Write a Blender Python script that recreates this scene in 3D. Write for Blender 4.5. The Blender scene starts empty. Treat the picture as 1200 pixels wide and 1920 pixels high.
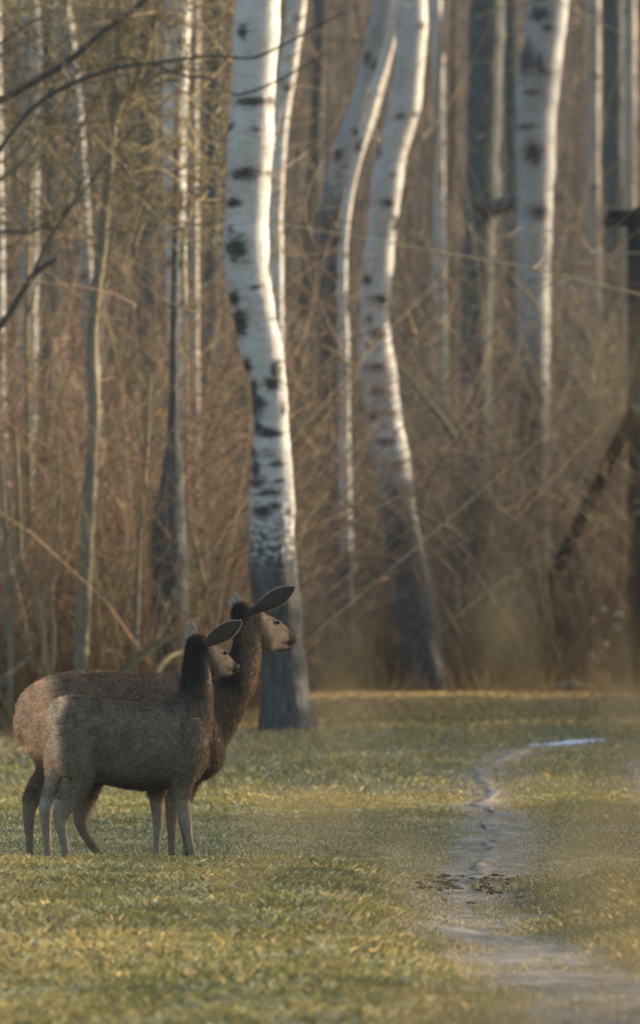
import bpy, bmesh, math
import numpy as np
from mathutils import Vector, Matrix
R = math.radians
rng = np.random.default_rng(7)
scene = bpy.context.scene
COL = scene.collection

# ------------------------------------------------------------------ camera, sky, sun, exposure
FPX, CAMZ, HORIZON = 13500.0, 1.8, 1090.0        # focal length in photo pixels, eye height, horizon row
cd = bpy.data.cameras.new('camera'); cam = bpy.data.objects.new('camera', cd); COL.objects.link(cam)
scene.camera = cam
cam.location = (0, 0, CAMZ)
cd.sensor_fit = 'HORIZONTAL'; cd.sensor_width = 24.0; cd.lens = 24.0 * FPX / 1200.0
cam.rotation_euler = (R(90) + math.atan((HORIZON - 960) / FPX), 0, 0)
cd.clip_start = 0.5; cd.clip_end = 2000
cd.dof.use_dof = True; cd.dof.focus_distance = 45.2; cd.dof.aperture_fstop = 3.7

SUN_ELEV, SUN_AZ = R(15), R(24)                   # azimuth: degrees behind the right-hand side
sunv = Vector((math.cos(SUN_AZ) * math.cos(SUN_ELEV), math.sin(SUN_AZ) * math.cos(SUN_ELEV), math.sin(SUN_ELEV)))
world = bpy.data.worlds.new('World'); scene.world = world; world.use_nodes = True
wn = world.node_tree.nodes; wl = world.node_tree.links
bg = wn['Background']
sky = wn.new('ShaderNodeTexSky'); sky.sky_type = 'NISHITA'; sky.sun_disc = False
sky.sun_elevation = SUN_ELEV; sky.sun_rotation = math.atan2(sunv.x, sunv.y)
sky.air_density = 1.0; sky.dust_density = 2.2; sky.ozone_density = 1.0
wl.new(sky.outputs[0], bg.inputs[0]); bg.inputs[1].default_value = 0.15
sl = bpy.data.lights.new('sun', 'SUN'); so = bpy.data.objects.new('sun', sl); COL.objects.link(so)
sl.energy = 4.6; sl.angle = R(0.6); sl.color = (1.0, 0.83, 0.60)
so.rotation_euler = sunv.to_track_quat('Z', 'Y').to_euler(); so.location = (30, 30, 40)
scene.view_settings.view_transform = 'Standard'; scene.view_settings.look = 'None'
scene.view_settings.gamma = 1.0; scene.view_settings.exposure = 1.5
scene.render.engine = 'CYCLES'
scene.cycles.use_denoising = True
scene.cycles.max_bounces = 6; scene.cycles.diffuse_bounces = 3; scene.cycles.transparent_max_bounces = 8
scene.cycles.sample_clamp_indirect = 4.0

# ------------------------------------------------------------------ helpers
def lerp(a, b, t): return a + (b - a) * t
def sstep(a, b, x):
    t = np.clip((np.asarray(x, float) - a) / (b - a), 0, 1); return t * t * (3 - 2 * t)
_lat = rng.random((256, 256))
def vnoise(x, y):
    x = np.asarray(x, float); y = np.asarray(y, float)
    xi = np.floor(x).astype(int); yi = np.floor(y).astype(int)
    fx = x - xi; fy = y - yi; fx = fx * fx * (3 - 2 * fx); fy = fy * fy * (3 - 2 * fy)
    g = lambda a, b: _lat[a % 256, b % 256]
    return lerp(lerp(g(xi, yi), g(xi + 1, yi), fx), lerp(g(xi, yi + 1), g(xi + 1, yi + 1), fx), fy)
def fbm(x, y, o=4):
    s = 0; a = .5
    for i in range(o):
        s = s + a * vnoise(x * 2 ** i + 17.3 * i, y * 2 ** i + 9.1 * i); a *= .5
    return s / (1 - .5 ** o)

def W(px, py, Y):
    """a photo pixel at distance Y -> world point"""
    return np.array([(px - 600.0) / FPX * Y, Y, CAMZ + (HORIZON - py) / FPX * Y])

_cx = [-9, -2, .1, .5, .8, 1.15, 1.5, 1.9, 9]
_ch = [.165, .165, .155, .07, -.02, -.02, .06, .125, .125]
def gh(X, Y):
    X = np.asarray(X, float); Y = np.asarray(Y, float)
    hc = np.interp(X, _cx, _ch)
    up = np.clip((Y - 29) / 12.5, 0, 1); up = up * up * (3 - 2 * up) * .5 + up * .5
    dn = 1 - sstep(41.5, 44.2, Y)
    h = hc * np.where(Y < 41.5, up, dn)
    h = h + .2 * sstep(56, 78, Y)
    amp = sstep(20, 28, Y) * (1 - .6 * sstep(43, 44.5, Y) * (1 - sstep(47, 52, Y)))
    h = h + amp * .05 * (fbm(X * .9 + 40, Y * .35 + 11) - .5) + amp * .025 * (fbm(X * 3.1, Y * 1.3 + 5, 3) - .5)
    hill = sstep(190, 420, Y)
    return h + 60 * hill * hill ** .2

def mesh_np(name, V, F, col=None, smooth=False, attrs=None):
    """V (n,3); F list of int arrays, each (m,k)"""
    me = bpy.data.meshes.new(name)
    V = np.asarray(V, np.float32)
    F = [np.asarray(f, np.int32) for f in F if len(f)]
    nl = sum(f.size for f in F); npoly = sum(len(f) for f in F)
    me.vertices.add(len(V)); me.vertices.foreach_set('co', V.ravel())
    me.loops.add(nl); me.loops.foreach_set('vertex_index', np.concatenate([f.ravel() for f in F]))
    me.polygons.add(npoly)
    tot = np.concatenate([np.full(len(f), f.shape[1], np.int32) for f in F])
    st = np.concatenate([[0], np.cumsum(tot)[:-1]]).astype(np.int32)
    me.polygons.foreach_set('loop_start', st)
    me.update(calc_edges=True)
    if smooth: me.polygons.foreach_set('use_smooth', np.ones(npoly, bool))
    if col is not None:
        a = me.color_attributes.new('Col', 'FLOAT_COLOR', 'POINT')
        c = np.ones((len(V), 4), np.float32); c[:, :3] = col; a.data.foreach_set('color', c.ravel())
    for k, v in (attrs or {}).items():
        a = me.attributes.new(k, 'FLOAT', 'POINT'); a.data.foreach_set('value', np.asarray(v, np.float32))
    me.validate()
    return me

def tag(o, label=None, cat=None, group=None, kind=None):
    if label: o['label'] = label
    if cat: o['category'] = cat
    if group: o['group'] = group
    if kind: o['kind'] = kind
    return o
def link(name, me, mat, parent=None, loc=(0, 0, 0)):
    o = bpy.data.objects.new(name, me); COL.objects.link(o)
    if mat and not me.materials: me.materials.append(mat)
    o.location = loc
    if parent: o.parent = parent
    return o
def empty(name, loc, label, cat, group=None):
    o = bpy.data.objects.new(name, None); COL.objects.link(o); o.location = loc; o.empty_display_size = .2
    return tag(o, label, cat, group)

def spline(P, n):
    """Catmull-Rom through rows of P, n samples"""
    P = np.asarray(P, float); m = len(P)
    d = np.concatenate([[0], np.cumsum(np.linalg.norm(np.diff(P[:, :3], axis=0), axis=1))])
    s = np.linspace(0, d[-1], n)
    out = np.empty((n, P.shape[1]))
    i = np.clip(np.searchsorted(d, s, 'right') - 1, 0, m - 2)
    t = ((s - d[i]) / np.maximum(d[i + 1] - d[i], 1e-9))[:, None]
    p0 = P[np.maximum(i - 1, 0)]; p1 = P[i]; p2 = P[i + 1]; p3 = P[np.minimum(i + 2, m - 1)]
    return .5 * (2 * p1 + (p2 - p0) * t + (2 * p0 - 5 * p1 + 4 * p2 - p3) * t ** 2 + (3 * p1 - p0 - 3 * p2 + p3) * t ** 3)

def tube(P, r, sides=8, jit=0.0, cap=True):
    P = np.asarray(P, float); n = len(P); r = np.asarray(r, float)
    T = np.gradient(P, axis=0); T /= np.linalg.norm(T, axis=1)[:, None] + 1e-12
    ref = np.array([0, 1., 0]) if abs(T[:, 1]).mean() < .8 else np.array([0, 0, 1.])
    U = np.cross(T, ref); U /= np.linalg.norm(U, axis=1)[:, None] + 1e-12
    B = np.cross(T, U)
    a = np.arange(sides) * 2 * np.pi / sides
    rr = r[:, None] * np.ones(sides)
    if jit: rr = rr * (1 + jit * (rng.random((n, sides)) - .5))
    V = P[:, None] + rr[..., None] * (np.cos(a)[None, :, None] * U[:, None] + np.sin(a)[None, :, None] * B[:, None])
    V = V.reshape(-1, 3)
    i = np.arange(n - 1)[:, None] * sides; j = np.arange(sides)[None]; k = (j + 1) % sides
    Q = np.stack([i + j, i + k, i + sides + k, i + sides + j], -1).reshape(-1, 4)
    F = [Q]
    if cap:
        F.append(np.arange(sides)[None, ::-1]); F.append(((n - 1) * sides + np.arange(sides))[None])
    return V, F

def merge(parts):
    V = []; F = {}; off = 0
    for v, fs in parts:
        V.append(v)
        for f in fs:
            f = np.asarray(f)
            F.setdefault(f.shape[1], []).append(f + off)
        off += len(v)
    return np.concatenate(V), [np.concatenate(x) for x in F.values()]

def twigs(start, d, L, curv, r0, r1, K=4, col=None):
    """n thin curved three-sided shoots at once"""
    n = len(start); d = d / np.linalg.norm(d, axis=1)[:, None]
    t = np.linspace(0, 1, K)
    P = start[:, None] + (d * L[:, None])[:, None] * t[None, :, None] + (curv * L[:, None])[:, None] * (t ** 2)[None, :, None]
    ref = np.where(np.abs(d[:, 2:3]) > .8, np.array([[1., 0, 0]]), np.array([[0, 0, 1.]]))
    U = np.cross(d, ref); U /= np.linalg.norm(U, axis=1)[:, None]; B = np.cross(d, U)
    rad = r0[:, None] + (r1 - r0)[:, None] * t[None]
    a = np.arange(3) * 2 * np.pi / 3
    V = P[:, :, None] + rad[:, :, None, None] * (np.cos(a)[None, None, :, None] * U[:, None, None] + np.sin(a)[None, None, :, None] * B[:, None, None])
    V = V.reshape(-1, 3)
    b = (np.arange(n) * K * 3)[:, None, None]; i = (np.arange(K - 1) * 3)[None, :, None]; j = np.arange(3)[None, None]; k = (j + 1) % 3
    Q = np.stack([b + i + j, b + i + k, b + i + 3 + k, b + i + 3 + j], -1).reshape(-1, 4)
    C = None if col is None else np.repeat(col, K * 3, axis=0)
    return V, Q, C, P
def cat(lst):
    V = np.concatenate([x[0] for x in lst]); C = np.concatenate([x[2] for x in lst]); o = 0; Q = []
    for x in lst: Q.append(x[1] + o); o += len(x[0])
    return V, np.concatenate(Q), C
def rdir(n, up=.3, spread=1.0):
    v = rng.normal(size=(n, 3)) * [spread, spread, spread * .7]; v[:, 2] += up
    return v / np.linalg.norm(v, axis=1)[:, None]
def palette(n, cols, jit=.25):
    c = np.asarray(cols, float)[rng.integers(0, len(cols), n)] * [1.0, 1.0, .86]
    return c * (1 + jit * (rng.random((n, 1)) - .5) * 2)

# ------------------------------------------------------------------ materials
def newmat(name):
    m = bpy.data.materials.new(name); m.use_nodes = True
    nt = m.node_tree; p = nt.nodes['Principled BSDF']
    p.inputs['Roughness'].default_value = .9; p.inputs['Specular IOR Level'].default_value = .15
    return m, nt, p
def N(nt, t, **kw):
    n = nt.nodes.new(t)
    for k, v in kw.items():
        if k.startswith('i_'): n.inputs[k[2:].replace('_', ' ')].default_value = v
        else: setattr(n, k, v)
    return n
def ramp(nt, fac, stops):
    r = nt.nodes.new('ShaderNodeValToRGB'); e = r.color_ramp.elements
    while len(e) < len(stops): e.new(.5)
    for el, (p, c) in zip(e, stops): el.position = p; el.color = (*c, 1)
    nt.links.new(fac, r.inputs[0]); return r.outputs[0]
def mix(nt, fac, a, b, blend='MIX'):
    m = nt.nodes.new('ShaderNodeMix'); m.data_type = 'RGBA'; m.blend_type = blend
    for s, v in ((m.inputs[0], fac), (m.inputs[6], a), (m.inputs[7], b)):
        if isinstance(v, bpy.types.NodeSocket): nt.links.new(v, s)
        elif isinstance(v, (int, float)): s.default_value = v
        else: s.default_value = (*v, 1)
    return m.outputs[2]
def math_(nt, op, a, b=0.0):
    m = nt.nodes.new('ShaderNodeMath'); m.operation = op
    for s, v in ((m.inputs[0], a), (m.inputs[1], b)):
        if isinstance(v, bpy.types.NodeSocket): nt.links.new(v, s)
        else: s.default_value = v
    return m.outputs[0]
def coords(nt, scale=(1, 1, 1)):
    c = N(nt, 'ShaderNodeTexCoord'); m = N(nt, 'ShaderNodeMapping'); m.inputs['Scale'].default_value = scale
    nt.links.new(c.outputs['Object'], m.inputs[0]); return m.outputs[0]
def noise(nt, scale=(1, 1, 1), s=5.0, det=4.0, rough=.6):
    n = N(nt, 'ShaderNodeTexNoise'); n.inputs['Scale'].default_value = s; n.inputs['Detail'].default_value = det
    n.inputs['Roughness'].default_value = rough; nt.links.new(coords(nt, scale), n.inputs['Vector']); return n.outputs[0]
def bump(nt, p, h, strength=.5, dist=.02):
    b = N(nt, 'ShaderNodeBump'); b.inputs['Strength'].default_value = strength; b.inputs['Distance'].default_value = dist
    nt.links.new(h, b.inputs['Height']); nt.links.new(b.outputs[0], p.inputs['Normal'])

def mat_birch(name, white=(.44, .42, .375), dark=(.035, .03, .028), tint=(.30, .22, .18), tint_amt=.5):
    m, nt, p = newmat(name)
    big = noise(nt, (1, 1, .6), 2.2, 4)
    base = mix(nt, math_(nt, 'MULTIPLY', ramp(nt, big, [(.45, (0, 0, 0)), (.75, (1, 1, 1))]), tint_amt), white, tint)
    fine = noise(nt, (1.6, 1.6, 30), 3.4, 4, .75)
    base = mix(nt, ramp(nt, fine, [(.53, (0, 0, 0)), (.66, (.7, .7, .7))]), base, dark)
    a = N(nt, 'ShaderNodeAttribute', attribute_name='scar'); n2 = noise(nt, (1, 1, 2.2), 9, 5, .7)
    sc = math_(nt, 'ADD', a.outputs['Fac'], math_(nt, 'MULTIPLY', math_(nt, 'SUBTRACT', n2, .5), 2.3))
    base = mix(nt, ramp(nt, sc, [(.05, (0, 0, 0)), (.5, (.55, .55, .55))]), base, (.16, .115, .09))
    base = mix(nt, ramp(nt, sc, [(.40, (0, 0, 0)), (.85, (1, 1, 1))]), base, dark)
    b = N(nt, 'ShaderNodeAttribute', attribute_name='dark'); n3 = noise(nt, (6, 6, .9), 5, 5)
    rough_col = ramp(nt, n3, [(.32, (.028, .026, .024)), (.55, (.075, .068, .06)), (.75, (.15, .138, .122))])
    dk = math_(nt, 'ADD', b.outputs['Fac'], math_(nt, 'MULTIPLY', math_(nt, 'SUBTRACT', n2, .5), 1.6))
    base = mix(nt, ramp(nt, dk, [(.4, (0, 0, 0)), (.62, (1, 1, 1))]), base, rough_col)
    nt.links.new(base, p.inputs['Base Color'])
    p.inputs['Roughness'].default_value = .62; p.inputs['Specular IOR Level'].default_value = .25
    bump(nt, p, math_(nt, 'MULTIPLY', n3, math_(nt, 'ADD', b.outputs['Fac'], .12)), .9, .05)
    return m
def mat_bark(name, c0, c1, c2, streak=(7, 7, 1.0), s=5.0):
    m, nt, p = newmat(name)
    n = noise(nt, streak, s, 5, .65)
    nt.links.new(ramp(nt, n, [(.3, c0), (.52, c1), (.75, c2)]), p.inputs['Base Color'])
    bump(nt, p, n, .8, .03); return m
def mat_vcol(name, transl=0.0, rough=.9, tcol=None, spec=.1):
    m, nt, p = newmat(name)
    a = N(nt, 'ShaderNodeAttribute', attribute_name='Col')
    nt.links.new(a.outputs['Color'], p.inputs['Base Color']); p.inputs['Roughness'].default_value = rough
    p.inputs['Specular IOR Level'].default_value = spec
    if transl:
        t = N(nt, 'ShaderNodeBsdfTranslucent'); ms = N(nt, 'ShaderNodeMixShader'); ms.inputs[0].default_value = transl
        c = mix(nt, 1.0, a.outputs['Color'], tcol or (1, 1, 1), 'MULTIPLY')
        nt.links.new(c, t.inputs[0]); nt.links.new(p.outputs[0], ms.inputs[1]); nt.links.new(t.outputs[0], ms.inputs[2])
        nt.links.new(ms.outputs[0], nt.nodes['Material Output'].inputs[0])
    return m
def mat_ramp(name, stops, scale=(1, 1, 1), s=5.0, bmp=0.0, dist=.02, rough=.9, det=6):
    m, nt, p = newmat(name); n = noise(nt, scale, s, det, .65)
    nt.links.new(ramp(nt, n, stops), p.inputs['Base Color']); p.inputs['Roughness'].default_value = rough
    if bmp: bump(nt, p, n, bmp, dist)
    return m

def mat_ground(name, stops, scale, s, bmp, dist):
    m, nt, p = newmat(name); n = noise(nt, scale, s, 6, .65); n2 = noise(nt, (2.2, .8, 1), 2.4, 5, .65)
    a = N(nt, 'ShaderNodeAttribute', attribute_name='track')
    f = math_(nt, 'ADD', a.outputs['Fac'], math_(nt, 'MULTIPLY', math_(nt, 'SUBTRACT', n2, .5), 1.4))
    c = mix(nt, ramp(nt, f, [(.25, (0, 0, 0)), (.75, (1, 1, 1))]), ramp(nt, n, stops), ramp(nt, n2, [(.3, (.11, .092, .07)), (.5, (.20, .168, .125)), (.7, (.30, .262, .205))]))
    nt.links.new(c, p.inputs['Base Color']); bump(nt, p, n, bmp, dist); return m
M = {}
M['birch'] = mat_birch('birch_bark')
M['birch_mid'] = mat_birch('dull_birch_bark', (.34, .33, .30), (.03, .028, .027), (.17, .135, .115), .7)
M['birch_grey'] = mat_birch('grey_birch_bark', (.25, .25, .235), (.03, .028, .027), (.12, .10, .088), .8)
M['birch_brown'] = mat_birch('brown_birch_bark', (.33, .275, .215), (.06, .045, .035), (.18, .13, .09), .7)
M['dark_bark'] = mat_bark('dark_tree_bark', (.03, .032, .03), (.085, .09, .082), (.15, .155, .14))
M['olive_bark'] = mat_bark('olive_sapling_bark', (.10, .088, .065), (.20, .17, .115), (.31, .26, .17), (9, 9, 1.4), 7)
M['branch'] = mat_bark('bare_branch_bark', (.03, .027, .025), (.075, .066, .056), (.14, .12, .095), (5, 5, 5), 8)
M['yellow_branch'] = mat_bark('yellow_branch_bark', (.12, .095, .05), (.24, .19, .10), (.36, .29, .17), (5, 5, 5), 8)
M['moss_branch'] = mat_bark('mossy_branch_bark', (.05, .055, .032), (.11, .115, .065), (.21, .2, .13), (5, 5, 5), 8)
M['stand_wood'] = mat_bark('tarred_wood', (.006, .008, .009), (.014, .019, .02), (.03, .037, .037), (8, 8, .6), 6)
M['brush'] = mat_vcol('brushwood')
M['farwood'] = mat_vcol('far_brushwood')
M['grass'] = mat_vcol('grass_blades', .42, .75, (1.15, 1.02, .52), .2)
M['drygrass'] = mat_vcol('dry_grass_blades', .4, .85, (1.2, 1.0, .7))
M['deer_skin'] = mat_vcol('deer_coat_under', 0, .95)
M['fur'] = mat_vcol('deer_fur', .25, .75, (1.3, 1.0, .7), .25)
M['reed'] = mat_vcol('dry_reed', .5, .9)
M['soil'] = mat_ground('meadow_soil', [(.3, (.055, .055, .028)), (.5, (.11, .108, .055)), (.7, (.18, .165, .088))], (1, .6, 1), 2.5, .6, .03)
M['litter'] = mat_ramp('leaf_litter', [(.3, (.03, .022, .017)), (.5, (.065, .047, .035)), (.75, (.13, .095, .07))], (1, 1, 1), 6, .7, .05)
M['track'] = mat_ramp('bare_track_earth', [(.3, (.11, .092, .07)), (.5, (.20, .168, .125)), (.7, (.30, .262, .205))], (2.2, .8, 1), 2.4, .25, .02)
M['clod'] = mat_ramp('dark_earth_clods', [(.3, (.02, .016, .012)), (.7, (.07, .058, .045))], (1, 1, 1), 20, .6, .01)
M['snow'] = mat_ramp('old_frost', [(.35, (.30, .33, .35)), (.65, (.62, .66, .69))], (1, 1, 1), 8, .5, .01, .6)

def flat(name, c, rough=.6, spec=.4):
    m, nt, p = newmat(name)
    n = noise(nt, (1, 1, 1), 40, 3)
    nt.links.new(ramp(nt, n, [(.3, tuple(x * .75 for x in c)), (.7, tuple(min(1, x * 1.25) for x in c))]), p.inputs['Base Color'])
    p.inputs['Roughness'].default_value = rough; p.inputs['Specular IOR Level'].default_value = spec; return m
M['eye'] = flat('deer_eye', (.012, .009, .007), .12, .6)
M['nose'] = flat('deer_nose', (.02, .017, .016), .6, .25)
M['hoof'] = flat('deer_hoof', (.025, .02, .017), .5, .4)

# ------------------------------------------------------------------ ground sheet
TY = np.array([24, 31.5, 36.5, 40.5, 44, 47, 54, 65, 70, 72.5, 74, 75.5, 77])
TXc = np.array([1.55, 1.25, .96, .88, 1.0, 1.16, 1.38, 1.52, 1.95, 2.8, 4.2, 7.5, 14])
def track_amount(X, Y):
    xc = np.interp(Y, TY, TXc)
    xc = xc + .22 * (vnoise(Y * .22, Y * 0 + 4) - .5) + .1 * (vnoise(Y * .8, Y * 0 + 6) - .5); a = np.exp(-((X - xc) / np.where(Y < 42, .50, .36)) ** 2); b = np.exp(-((X - xc - 1.35) / .27) ** 2)
    return np.maximum(a, b * .7) * (1 - .35 * sstep(56, 64, Y))
def axis(parts):
    return np.unique(np.concatenate([np.arange(a, b, s) for a, b, s in parts] + [[parts[-1][1]]]).round(4))
gx = axis([(-700, -100, 60), (-100, -30, 10), (-30, -8, 2), (-8, 8, .12), (8, 30, 2), (30, 100, 10), (100, 700, 60)])
gy = axis([(-200, 0, 20), (0, 24, 2), (24, 27, .5), (27, 56, .14), (56, 110, .5), (110, 190, 4), (190, 440, 10), (440, 900, 60)])
GX, GY = np.meshgrid(gx, gy); GZ = gh(GX, GY)
nx, ny = len(gx), len(gy)
i = np.arange(ny - 1)[:, None] * nx; j = np.arange(nx - 1)[None]
Q = np.stack([i + j, i + j + 1, i + nx + j + 1, i + nx + j], -1).reshape(-1, 4)
TA = np.where((GY > 24) & (GY < 77), track_amount(GX, GY), 0).ravel()
me = mesh_np('meadow_ground', np.stack([GX, GY, GZ], -1).reshape(-1, 3), [Q], smooth=True, attrs={'track': TA})
ground = tag(link('meadow_ground', me, M['soil']), 'grassy meadow floor running up to the winter wood', 'ground', kind='structure')
# forest edge line: the wood comes forward left of the big birch
def edge(X): return 78 + 26 * sstep(-1.35, -.35, X)
lx = np.linspace(-40, 40, 161); ly = np.linspace(0, 1, 60) ** 1.6
LX, LT = np.meshgrid(lx, ly); LY = edge(LX) - 1.0 + 1.2 * (fbm(LX * .8, LX * 0 + 3) - .5) * 2 + LT * 360
LZ = gh(LX, LY) + .012
i = np.arange(59)[:, None] * 161; j = np.arange(160)[None]
Q = np.stack([i + j, i + j + 1, i + 161 + j + 1, i + 161 + j], -1).reshape(-1, 4)
# litter sheet sits above the coarse ground triangles
LZ = LZ + .10 * sstep(105, 115, LY) + 3.0 * sstep(185, 200, LY)
tag(link('forest_floor', mesh_np('forest_floor', np.stack([LX, LY, LZ], -1).reshape(-1, 3), [Q], smooth=True), M['litter']),
    'brown leaf litter under the trees of the wood', 'forest floor', kind='structure')

# track: two worn ruts running from the near right over the dip to the wood and off to the right
def rut(name, offx, half, label):
    ys = np.concatenate([np.arange(24, 70, .16), np.linspace(70, 77, 80)])
    xc = np.interp(ys, TY, TXc) + offx + .22 * (vnoise(ys * .22, ys * 0 + 4) - .5) + .1 * (vnoise(ys * .8, ys * 0 + 6) - .5)
    P = np.stack([xc, ys], 1); T = np.gradient(P, axis=0); T /= np.linalg.norm(T, axis=1)[:, None]; Nn = np.stack([T[:, 1], -T[:, 0]], 1)
    u = np.linspace(-1, 1, 11)
    wid = half * np.where(ys < 42, 1.5, .3) * np.clip(.1 + 1.7 * fbm(ys * .9 + offx * 9, ys * 0 + 2), .15, 1.3)
    XY = P[:, None] + (wid[:, None] * u[None])[..., None] * Nn[:, None]
    XY[..., 0] += (fbm(ys[:, None] * 1.3 + 0 * XY[..., 0], u[None] * .8 + 3) - .5) * .22
    Z = gh(XY[..., 0], XY[..., 1]) + (.008 + .008 * sstep(42, 44, ys)[:, None]) * (1 - 1.9 * np.abs(u)[None] ** 2.5)
    n, k = len(ys), 11
    i = np.arange(n - 1)[:, None] * k; j = np.arange(k - 1)[None]
    Q = np.stack([i + j, i + j + 1, i + k + j + 1, i + k + j], -1).reshape(-1, 4)
    tag(link(name, mesh_np(name, np.concatenate([XY, Z[..., None]], -1).reshape(-1, 3), [Q], smooth=True), M['track']), label, 'track', kind='structure')
rut('track_rut', 0, .25, 'grey worn earth rut of the farm track across the grass')
rut('track_rut', 1.35, .24, 'outer worn earth rut of the farm track, partly grown over')

# ------------------------------------------------------------------ grass (uncountable: one object per zone)
def grass(name, n, y0, y1, xm, hmin, hmax, wid, seedoff, label):
    # density even on the ground; X reaches a little past the frame
    Y = np.sqrt(rng.random(n) * (y1 ** 2 - y0 ** 2) + y0 ** 2)
    X = (rng.random(n) * 2 - 1) * (600 / FPX * Y + xm)
    tn = fbm(X * 2.6 + 31, Y * .9 + 8); k = rng.random(n) > track_amount(X, Y) * np.clip(.1 + 2.4 * (tn - .34), .05, .9) * np.where(Y < 42, 1.25, .5)
    k &= Y < edge(X) + 1.5
    X, Y = X[k], Y[k]; n = len(X)
    Z = gh(X, Y) - .004
    pa = fbm(X * .55 + seedoff, Y * .22 + 3); pb = fbm(X * 1.7 + 50, Y * .8 + seedoff); pc = fbm(X * 4 + 9, Y * 2.2 + 1, 2)
    h = lerp(hmin, hmax, rng.random(n) ** 1.6) * (.55 + .9 * pb)
    flatzone = sstep(43.2, 44.2, Y) * (1 - sstep(50, 58, Y))
    h *= 1 - .35 * flatzone
    h *= 1 - .6 * np.clip(track_amount(X, Y) * 1.3, 0, 1)
    az = rng.random(n) * 2 * np.pi; lean = .25 + .75 * rng.random(n)
    dx, dy = np.cos(az) * lean * h, np.sin(az) * lean * h
    wa = az + np.pi / 2 + rng.normal(size=n) * .5; w = wid * (.6 + .8 * rng.random(n))
    wx, wy = np.cos(wa) * w, np.sin(wa) * w
    b = np.stack([X, Y, Z], 1); wv = np.stack([wx, wy, wx * 0], 1)
    mid = b + np.stack([dx * .35, dy * .35, h * .6], 1); tip = b + np.stack([dx, dy, h * (1 - .25 * lean)], 1)
    V = np.stack([b - wv, b + wv, mid + wv * .7, tip], 1).reshape(-1, 3)
    o = np.arange(n)[:, None] * 4
    F = np.concatenate([o + [[0, 1, 2]], o + [[0, 2, 3]]])
    green = np.array([.112, .135, .068]); olive = np.array([.195, .185, .095]); straw = np.array([.32, .275, .155]); frost = np.array([.33, .35, .30])
    s1 = np.clip((pa - .40) * 4, 0, 1)[:, None]; rr = rng.random((n, 1))
    c = lerp(green, olive, np.clip(s1 * .8 + rng.random((n, 1)) * .5, 0, 1))
    ps = np.clip(.10 + .9 * (pb - .42) + .28 * s1[:, 0], .03, .6)
    c = np.where(rr < ps[:, None], straw * (.75 + .35 * rng.random((n, 1))), c)
    pf = np.clip(.08 + .9 * (pc - .5), 0, .5) + .22 * flatzone
    c = np.where(rng.random((n, 1)) < pf[:, None], frost, c)
    brown = np.array([.20, .155, .10])
    c = np.where(rng.random((n, 1)) < (.10 + 1.15 * sstep(np.maximum(edge(X) - 32, 66), edge(X) - 8, Y) + .6 * track_amount(X, Y))[:, None] * .72, np.where(rng.random((n, 1)) < .5, 1.0, 2.2) * brown * (.7 + .8 * rng.random((n, 1))), c)
    c = c * (.75 + .5 * rng.random((n, 1)))
    me = mesh_np(name, V, [F], np.repeat(c, 4, axis=0))
    tag(link(name, me, M['grass']), label, 'grass', kind='stuff')
grass('meadow_grass', 400000, 25, 43.3, 1.7, .022, .075, .0016, 0, 'tussocky olive and straw coloured grass of the near rise')
grass('short_grass', 260000, 43.0, 60, 1.5, .02, .06, .0024, 20, 'short frosty grass around and behind the deer')
grass('far_grass', 170000, 60, 106, 1.5, .025, .08, .0044, 60, 'pale winter grass between the deer and the wood')

# ------------------------------------------------------------------ trees
def trunk_mesh(name, pts, Y, base, sides=26, step=.07, scars=(), rough_h=1.5, rough_w=.6, extra_scars=0, jit=.03, tilt=0.0):
    """pts: (px, py, width px) from foot to top at distance Y"""
    P = np.array([[*W(a, b, Y + tilt * k), w / FPX * Y / 2] for k, (a, b, w) in enumerate(pts)])
    L = np.linalg.norm(np.diff(P[:, :3], axis=0), axis=1).sum(); n = max(8, int(L / step))
    S = spline(P, n)
    h = S[:, 2] - base[2]
    r = S[:, 3] * (1 + jit * np.sin(h * 5.1 + Y) + jit * .6 * np.sin(h * 11.3))
    V, F = tube(S[:, :3], r, sides, jit * 1.6)
    hh = V[:, 2] - base[2]
    dark = np.clip(.5 + (rough_h - hh) / rough_w, 0, 1)
    scar = np.zeros(len(V))
    for (sx, sy, ax, ay) in scars:
        p = W(sx, sy, Y); ax, ay = ax / FPX * Y, ay / FPX * Y
        front = V[:, 1] < np.repeat(S[:, 1], sides) + .02
        d = np.sqrt(((V[:, 0] - p[0]) / ax) ** 2 + ((V[:, 2] - p[2]) / ay) ** 2)
        scar = np.maximum(scar, np.where(front, np.clip(1.36 - d, 0, 1), 0))
    for _ in range(extra_scars):
        k = rng.integers(len(V)); s = .03 + .07 * rng.random()
        d = np.sqrt((((V - V[k]) / np.array([s * 1.5, s * 1.5, s])) ** 2).sum(1))
        scar = np.maximum(scar, np.clip(1.15 - d, 0, 1))
    V = V - base
    return mesh_np(name, V, F, smooth=True, attrs={'scar': scar, 'dark': dark}), S

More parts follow.
